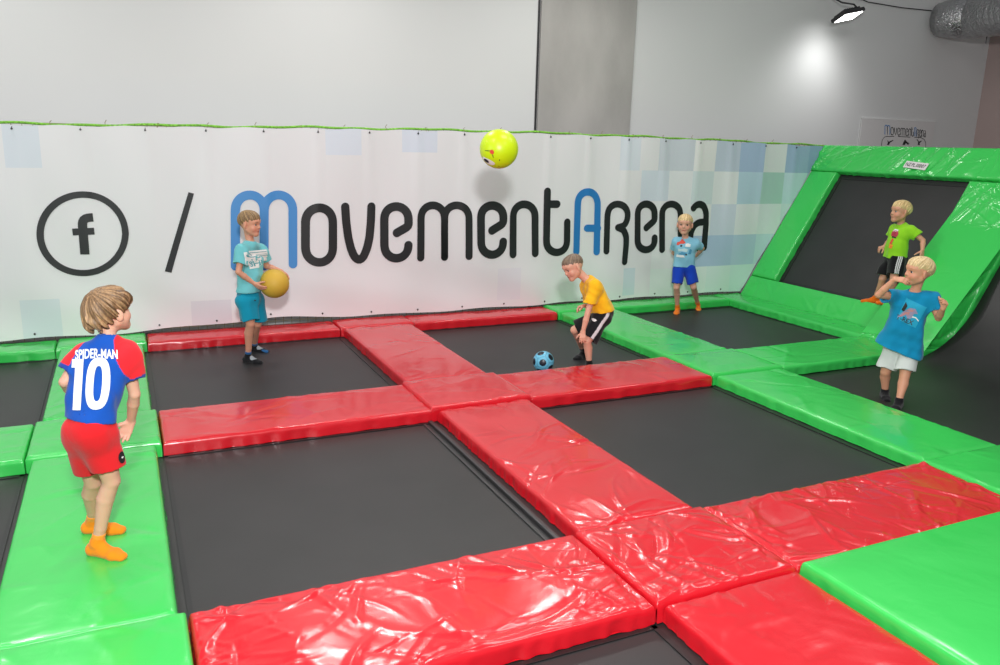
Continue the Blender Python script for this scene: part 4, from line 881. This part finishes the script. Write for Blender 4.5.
# --- crouching boy in the yellow shirt
g = on_z(589, 368, ZB-.01); F = Frame(g); gz = ZB-.008
J = dict(pelvis=F(601.5, 313, .02), neck=F(587.5, 279, .0), head=F(573, 267, -.03),
         shL=F(595, 285.5, -.11), shR=F(587, 287, .10), elL=F(587.5, 314, -.17), elR=F(591, 308, .14), wrL=F(583, 331.5, -.17), wrR=F(584.5, 305.5, .08),
         hipL=F(602, 318, -.06), hipR=F(597, 317, .08), kneeL=F(587, 341, -.12), kneeR=F(574.5, 330, .06))
J['ankL'] = on_z(589.5, 365, gz+.047); J['toeL'] = on_z(579, 376, gz+.01); J['ankR'] = on_z(584, 352, gz+.047); J['toeR'] = on_z(577, 358, gz+.01)
Cp = person(dict(J=J, root=g, seed=3, h=.0045, bs=.88, hs=1.0, face=F.v(-.72, -.52, -.44), headup=F.v(-.35, 0, 1), skin=(222, 166, 142), brow=(125, 95, 75),
    handL=(J['wrL']+F.v(0, -.05, -.12), F.v(.0, -.25, -1), F.v(.1, 1, -.3), .25, .3), handR=(J['wrR']+F.v(-.1, 0, 0), F.v(-1, -.2, -.25), F.v(0, -.3, -1), .8, .4),
    hair=dict(dark=(92, 76, 64), light=(150, 126, 104), thick=.004, rough=.35, a=.012, b=.55, fringe=.055),
    shirt=dict(col=solid((244, 184, 28)), hem=F(602, 311, .0), hemn=F.v(.22, .0, -1), hemw=.045, hemr=.090, sleeve=.62, ease=.014, flare=.004, hemlat=J['hipL']-J['hipR']),
    shorts=dict(col=stripes((24, 24, 27), (206, 200, 202), (0.0,), .013, (1,), -.004), len=.86, ease=.014, flare=.016, waist=.14, k=.024),
    sock=dict(h=.22, col=(18, 18, 20)),
    label='boy in a yellow shirt and black shorts crouching with a hand on his knee'))
decal(Cp, 'shorts', V([(-.024, .0), (-.01, .012), (.012, .010), (.024, .002), (.006, -.011), (-.012, -.010)]), [list(range(6))], F(594, 322, -.2), F.v(1, 0, -.1), F.v(0, 0, 1), M['white'], 'badge')
# --- boy in royal blue shorts before the banner
g = on_z(686, 315, ZB-.01); F = Frame(g); gz = ZB-.008
J = dict(pelvis=F(684.3, 266.5, .03), neck=F(685.5, 238.5, .0), head=F(685, 224.3, -.03),
         shL=F(696.5, 242.5, .02), shR=F(676, 241.5, .0), elL=F(702.5, 248.5, .15), elR=F(673.5, 253, .13), wrL=F(696, 256, .24), wrR=F(682, 259, .22),
         hipL=F(688.7, 270, .03), hipR=F(679.5, 270, .02), kneeL=F(693.5, 287, .0), kneeR=F(676.5, 287.5, -.05))
J['ankR'] = on_z(677.5, 308.5, gz+.047); J['toeR'] = on_z(674.5, 316, gz+.01); J['ankL'] = on_z(698, 305, gz+.047); J['toeL'] = on_z(699.3, 312, gz+.01)
Dp = person(dict(J=J, root=g, seed=4, h=.0048, bs=.86, hs=1.07, face=F.v(-.10, -1, -.02), skin=(212, 160, 138), brow=(170, 130, 90),
    handL=(J['wrL'], F.v(-1, .1, -.1), F.v(0, .2, 1), .4, .3), handR=(J['wrR'], F.v(1, .1, .1), F.v(0, .2, 1), .4, .3),
    hair=dict(dark=(200, 168, 118), light=(236, 212, 160), thick=.008, rough=.8, a=.010, b=.62, fringe=.038),
    shirt=dict(col=solid((132, 190, 214)), hem=F(684, 266.5, .03), hemn=F.v(0, 0, -1), hemw=.042, hemr=.078, sleeve=.55, ease=.012, wr=.7, hemlat=J['hipL']-J['hipR']),
    shorts=dict(col=solid((18, 62, 176)), len=.78, ease=.010, flare=.012, waist=.12, k=.024),
    sock=dict(h=.20, col=(232, 120, 20), cuff=(238, 140, 40)),
    label='boy in a light blue printed shirt and royal blue shorts, arms behind back'))
R_, U_ = F.v(1, 0, 0), F.v(0, 0, 1)
sky = M.setdefault('sky', mat('pale_blue_print', lin(186, 214, 220), .8)); blue2 = M.setdefault('blue2', mat('mid_blue_print', lin(70, 140, 175), .8))
for pts, mm, c in (([(-.055, -.02), (-.05, .012), (-.02, .02), (.0, .052), (.028, .03), (.045, .008), (.02, -.004), (-.01, -.004), (-.03, -.02)], M['pred'], (681.5, 243.8)),
                   ([(-.012, -.01), (.01, -.012), (.014, .008), (-.006, .012)], M['ink'], (681, 246)), ([(-.03, -.018), (.025, -.02), (.03, .01), (.0, .02), (-.028, .014)], M['white'], (688, 245.5)),
                   ([(-.05, -.02), (-.01, -.012), (.05, -.02), (.06, .01), (.02, .02), (-.02, .012), (-.05, .015)], sky, (682.5, 250.3)), ([(-.05, -.012), (.0, -.014), (.05, -.01), (.03, .016), (-.02, .012), (-.045, .018)], M['white'], (680.5, 256.5)),
                   ([(-.02, -.03), (.012, -.03), (.02, .02), (-.004, .03)], blue2, (690, 252)), ([(-.05, -.014), (.03, -.02), (.05, .006), (-.01, .014)], blue2, (682.5, 253.5)), ([(-.012, -.006), (.012, -.008), (.010, .01), (-.01, .008)], M['ink'], (686, 255))):
    decal(Dp, 'shirt', V(pts), [list(range(len(pts)))], F(c[0], c[1], -.1), R_, U_, mm, 'shirt_print')
# --- boy in the lime shirt on the slope
g = on_plane(876, 303, slope_pt(0, 0, -.005), SN); F = Frame(g)
s_foot = lambda x, y, hgt: on_plane(x, y, slope_pt(0, 0, -.078+hgt), SN)
J = dict(pelvis=F(895.5, 257, .02), neck=F(901.5, 224.5, .0), head=F(900.5, 211.5, -.02),
         shL=F(911, 230.5, -.08), shR=F(894.5, 229, .09), elL=F(923, 240.5, -.10), elR=F(889, 241, .16), wrL=F(922.5, 250, -.16), wrR=F(884.5, 246.5, .08),
         hipL=F(897.5, 261, -.06), hipR=F(891.5, 260.5, .07), kneeL=F(893.5, 279.5, -.16), kneeR=F(882.5, 279, .02))
J['ankR'] = F(875.5, 298, .12); J['toeR'] = F(861, 301.5, .10); J['ankL'] = F(890, 299, -.07); J['toeL'] = F(876, 303.5, -.14)
Ep = person(dict(J=J, root=g, seed=5, h=.0048, bs=.89, hs=1.06, face=F.v(-.80, -.55, .02), skin=(206, 152, 124), brow=(160, 120, 80),
    handL=(J['wrL']+F.v(.0, 0, -.12), F.v(.02, -.15, -1), F.v(-.7, .6, 0), .2, .6), handR=(J['wrR'], F.v(-.8, -.4, -.3), F.v(0, .3, -1), .9, .4),
    hair=dict(dark=(190, 158, 106), light=(232, 208, 152), thick=.009, rough=.8, a=.006, b=.62, fringe=.038),
    shirt=dict(col=solid((142, 208, 38)), hem=F(894.5, 258, .01), hemn=F.v(-.05, 0, -1), hemw=.045, hemr=.088, sleeve=.52, ease=.012, wr=.8, hemlat=J['hipL']-J['hipR']),
    shorts=dict(col=stripes((14, 14, 17), (205, 205, 205), (-.016, 0.0, .016), .0048, (1, -1), .018), len=.80, ease=.018, flare=.016, waist=.10, k=.024),
    sock=dict(h=.12, col=(226, 108, 18)),
    label='boy in a lime green shirt and striped black shorts on the sloped mat'))
R_, U_ = F.v(.75, -.65, 0), F.v(.05, 0, 1); ora = M.setdefault('ora', mat('orange_print', lin(240, 150, 40), .6)); mar = M.setdefault('mar', mat('maroon_print', lin(176, 48, 70), .6))
for pts, mm, c in (([(-.045, -.03), (.04, -.03), (.05, .0), (.035, .03), (-.03, .04), (-.045, .01)], mar, (892, 233.5)), ([(-.04, .012), (.03, .010), (.034, .032), (-.028, .038)], M['white'], (892, 232.6)),
                   ([(-.03, -.012), (.035, -.014), (.03, .0), (-.03, .002)], M['ink'], (892, 236.6)), ([(-.022, -.03), (.016, -.03), (.022, .02), (-.01, .03)], M['pred'], (890, 241)), ([(-.025, -.02), (.02, -.026), (.03, .015), (-.018, .022)], ora, (889.6, 246)), ([(-.02, -.01), (.014, -.012), (.01, .012), (-.012, .010)], M['pred'], (890, 247))):
    decal(Ep, 'shirt', V(pts), [list(range(len(pts)))], F(c[0], c[1], -.1), R_, U_, mm, 'shirt_print')
# --- boy in the teal shirt
g = on_z(893, 401, ZB-.008); F = Frame(g); gz = ZB-.006
J = dict(pelvis=F(901, 343, .02), neck=F(914.5, 292.5, .0), head=F(918.5, 271.5, -.02),
         shL=F(931.5, 299, -.02), shR=F(897, 296.5, .02), elL=F(938.5, 318, -.04), elR=F(878.5, 295, -.12), wrL=F(943, 308.5, -.14), wrR=F(895, 279, -.16),
         hipL=F(909, 350, .0), hipR=F(893.5, 348, .03), kneeL=F(904.5, 376, -.08), kneeR=F(885.5, 372, .02))
J['ankL'] = on_z(899, 401, gz+.05); J['toeL'] = on_z(893, 411, gz+.01); J['ankR'] = on_z(885, 391, gz+.05); J['toeR'] = on_z(888, 402, gz+.01)
Fp = person(dict(J=J, root=g, seed=6, h=.0048, bs=.91, hs=1.04, face=F.v(-.84, -.52, .02), headup=F.v(.10, 0, 1), skin=(212, 154, 124), brow=(165, 125, 85),
    handL=(J['wrL']+F.v(.05, 0, .1), F.v(.25, -.35, 1), F.v(-.8, -.5, .1), .95, .3), handR=(J['wrR']+F.v(.1, 0, .06), F.v(1, -.1, -.02), F.v(-.1, .6, -.8), .30, .35),
    hair=dict(dark=(196, 166, 118), light=(236, 214, 164), thick=.010, rough=.6, a=.004, b=.60, fringe=.038),
    shirt=dict(col=solid((10, 132, 176)), hem=F(899, 350, .01), hemn=F.v(-.30, 0, -1), hemw=.062, hemr=.112, sleeve=.62, ease=.016, wr=1.1, flare=.004, hemlat=F.v(1, -.1, -.3)),
    shorts=dict(col=solid((206, 210, 208)), len=.80, ease=.012, flare=.018, waist=.03, k=.024),
    sock=dict(h=.13, col=(16, 16, 20)),
    label='boy in a teal shirt and pale grey shorts with a hand at his mouth'))
R_, U_ = F.v(1, -.1, -.16), F.v(.2, 0, 1); pan = M.setdefault('pan', mat('cyan_print', lin(24, 158, 196), .8)); gry = M.setdefault('gry', mat('mauve_print', lin(150, 140, 168), .8)); rose = M.setdefault('rose', mat('rose_print', lin(190, 130, 130), .8))
pc = F(908.5, 313, -.2)
for pts, mm, lf in (([(-.075, -.085), (.07, -.115), (.098, .055), (-.055, .085)], pan, .003), ([(-.062, -.012), (-.04, -.022), (-.030, .03), (-.05, .055)], M['ink'], .004),
                    ([(-.075, -.075), (-.045, -.02), (-.01, .022), (.03, .026), (.055, -.008), (.03, -.014), (.024, -.05), (.0, -.062), (-.02, -.04), (-.045, -.062)], gry, .005),
                    ([(-.06, -.06), (-.03, -.02), (.0, -.005), (.0, -.035), (-.02, -.03), (-.045, -.055)], rose, .006), ([(-.03, -.005), (.0, .012), (.028, .012), (.015, -.002)], rose, .006),
                    ([(.024, -.034), (.05, -.034), (.076, -.055), (.074, -.063), (.05, -.044), (.024, -.044)], M['white'], .006)):
    decal(Fp, 'shirt', V(pts), [list(range(len(pts)))], pc, R_, U_, mm, 'shirt_print', lift=lf)
v2, f2 = text_mesh('T-REX', .06, .0012); v2[:, 0] *= .125/np.ptp(v2[:, 0]); v2[:, 1] *= .036/np.ptp(v2[:, 1])
decal(Fp, 'shirt', v2, f2, F(903, 322, -.2), F.v(1, -.1, -.26), F.v(.2, 0, 1), M['ink'], 'print_lettering', lift=.005)
# ------------------------------------------------------------------ light
def area(name, loc, tgt, size, e, col=(1, 1, 1), sy=None):
    l = bpy.data.lights.new(name, 'AREA'); l.energy = e; l.size = size; l.color = col
    if sy: l.shape = 'RECTANGLE'; l.size_y = sy
    o = bpy.data.objects.new(name, l); COL.objects.link(o); o.location = loc
    o.rotation_euler = (Vector(tgt)-Vector(loc)).to_track_quat('-Z', 'Y').to_euler(); return o
area('flash_lamp', (-0.15, -8.3, 2.75), (2.6, -1.5, 0.9), 0.25, 290)
for i, (x, y, e_) in enumerate(((-0.5, -3.4, 50), (3.4, -3.4, 45), (6.2, -3.2, 45), (-0.5, -7.0, 70), (3.6, -7.0, 50))):  # rightmost one is an added fill to brighten wall and banner there
    area('ceiling_lamp_and_fill', (x, y, 4.8), (x, y, 0), 1.3, e_, (1.0, 0.98, 0.96), 0.35)
for i, (x, e_) in enumerate(((-1.4, 40), (1.9, 40), (4.5, 38))):
    area('wall_floodlamp', (x, -0.3, 4.25), (x-.2, -3.4, 0), 0.42, e_, (1, 0.98, 0.95), 0.28)
area('left_fill', (-6.5, -4.5, 2.6), (0, -3.0, 0.8), 3.2, 110, (0.95, 0.98, 1.0), 2.0)  # added fill from the left, not a known window
sl_ = bpy.data.lights.new('wall_flood', 'SPOT'); sl_.energy = 50; sl_.spot_size = math.radians(125); sl_.spot_blend = 1.0; sl_.shadow_soft_size = 0.25
so_ = bpy.data.objects.new('wall_flood', sl_); COL.objects.link(so_); so_.location = tuple(LP-ax_[2]*.05)
so_.rotation_euler = Vector((-0.10, 0.28, -1)).to_track_quat('-Z', 'Y').to_euler()
w = bpy.data.worlds.new('world'); scene.world = w; w.use_nodes = True
w.node_tree.nodes['Background'].inputs['Color'].default_value = (0.97, 0.98, 1.0, 1); w.node_tree.nodes['Background'].inputs['Strength'].default_value = 0.23
scene.view_settings.view_transform = 'Standard'; scene.view_settings.look = 'None'; scene.view_settings.exposure = -0.08; scene.view_settings.gamma = 1.0
scene.view_settings.use_curve_mapping = False
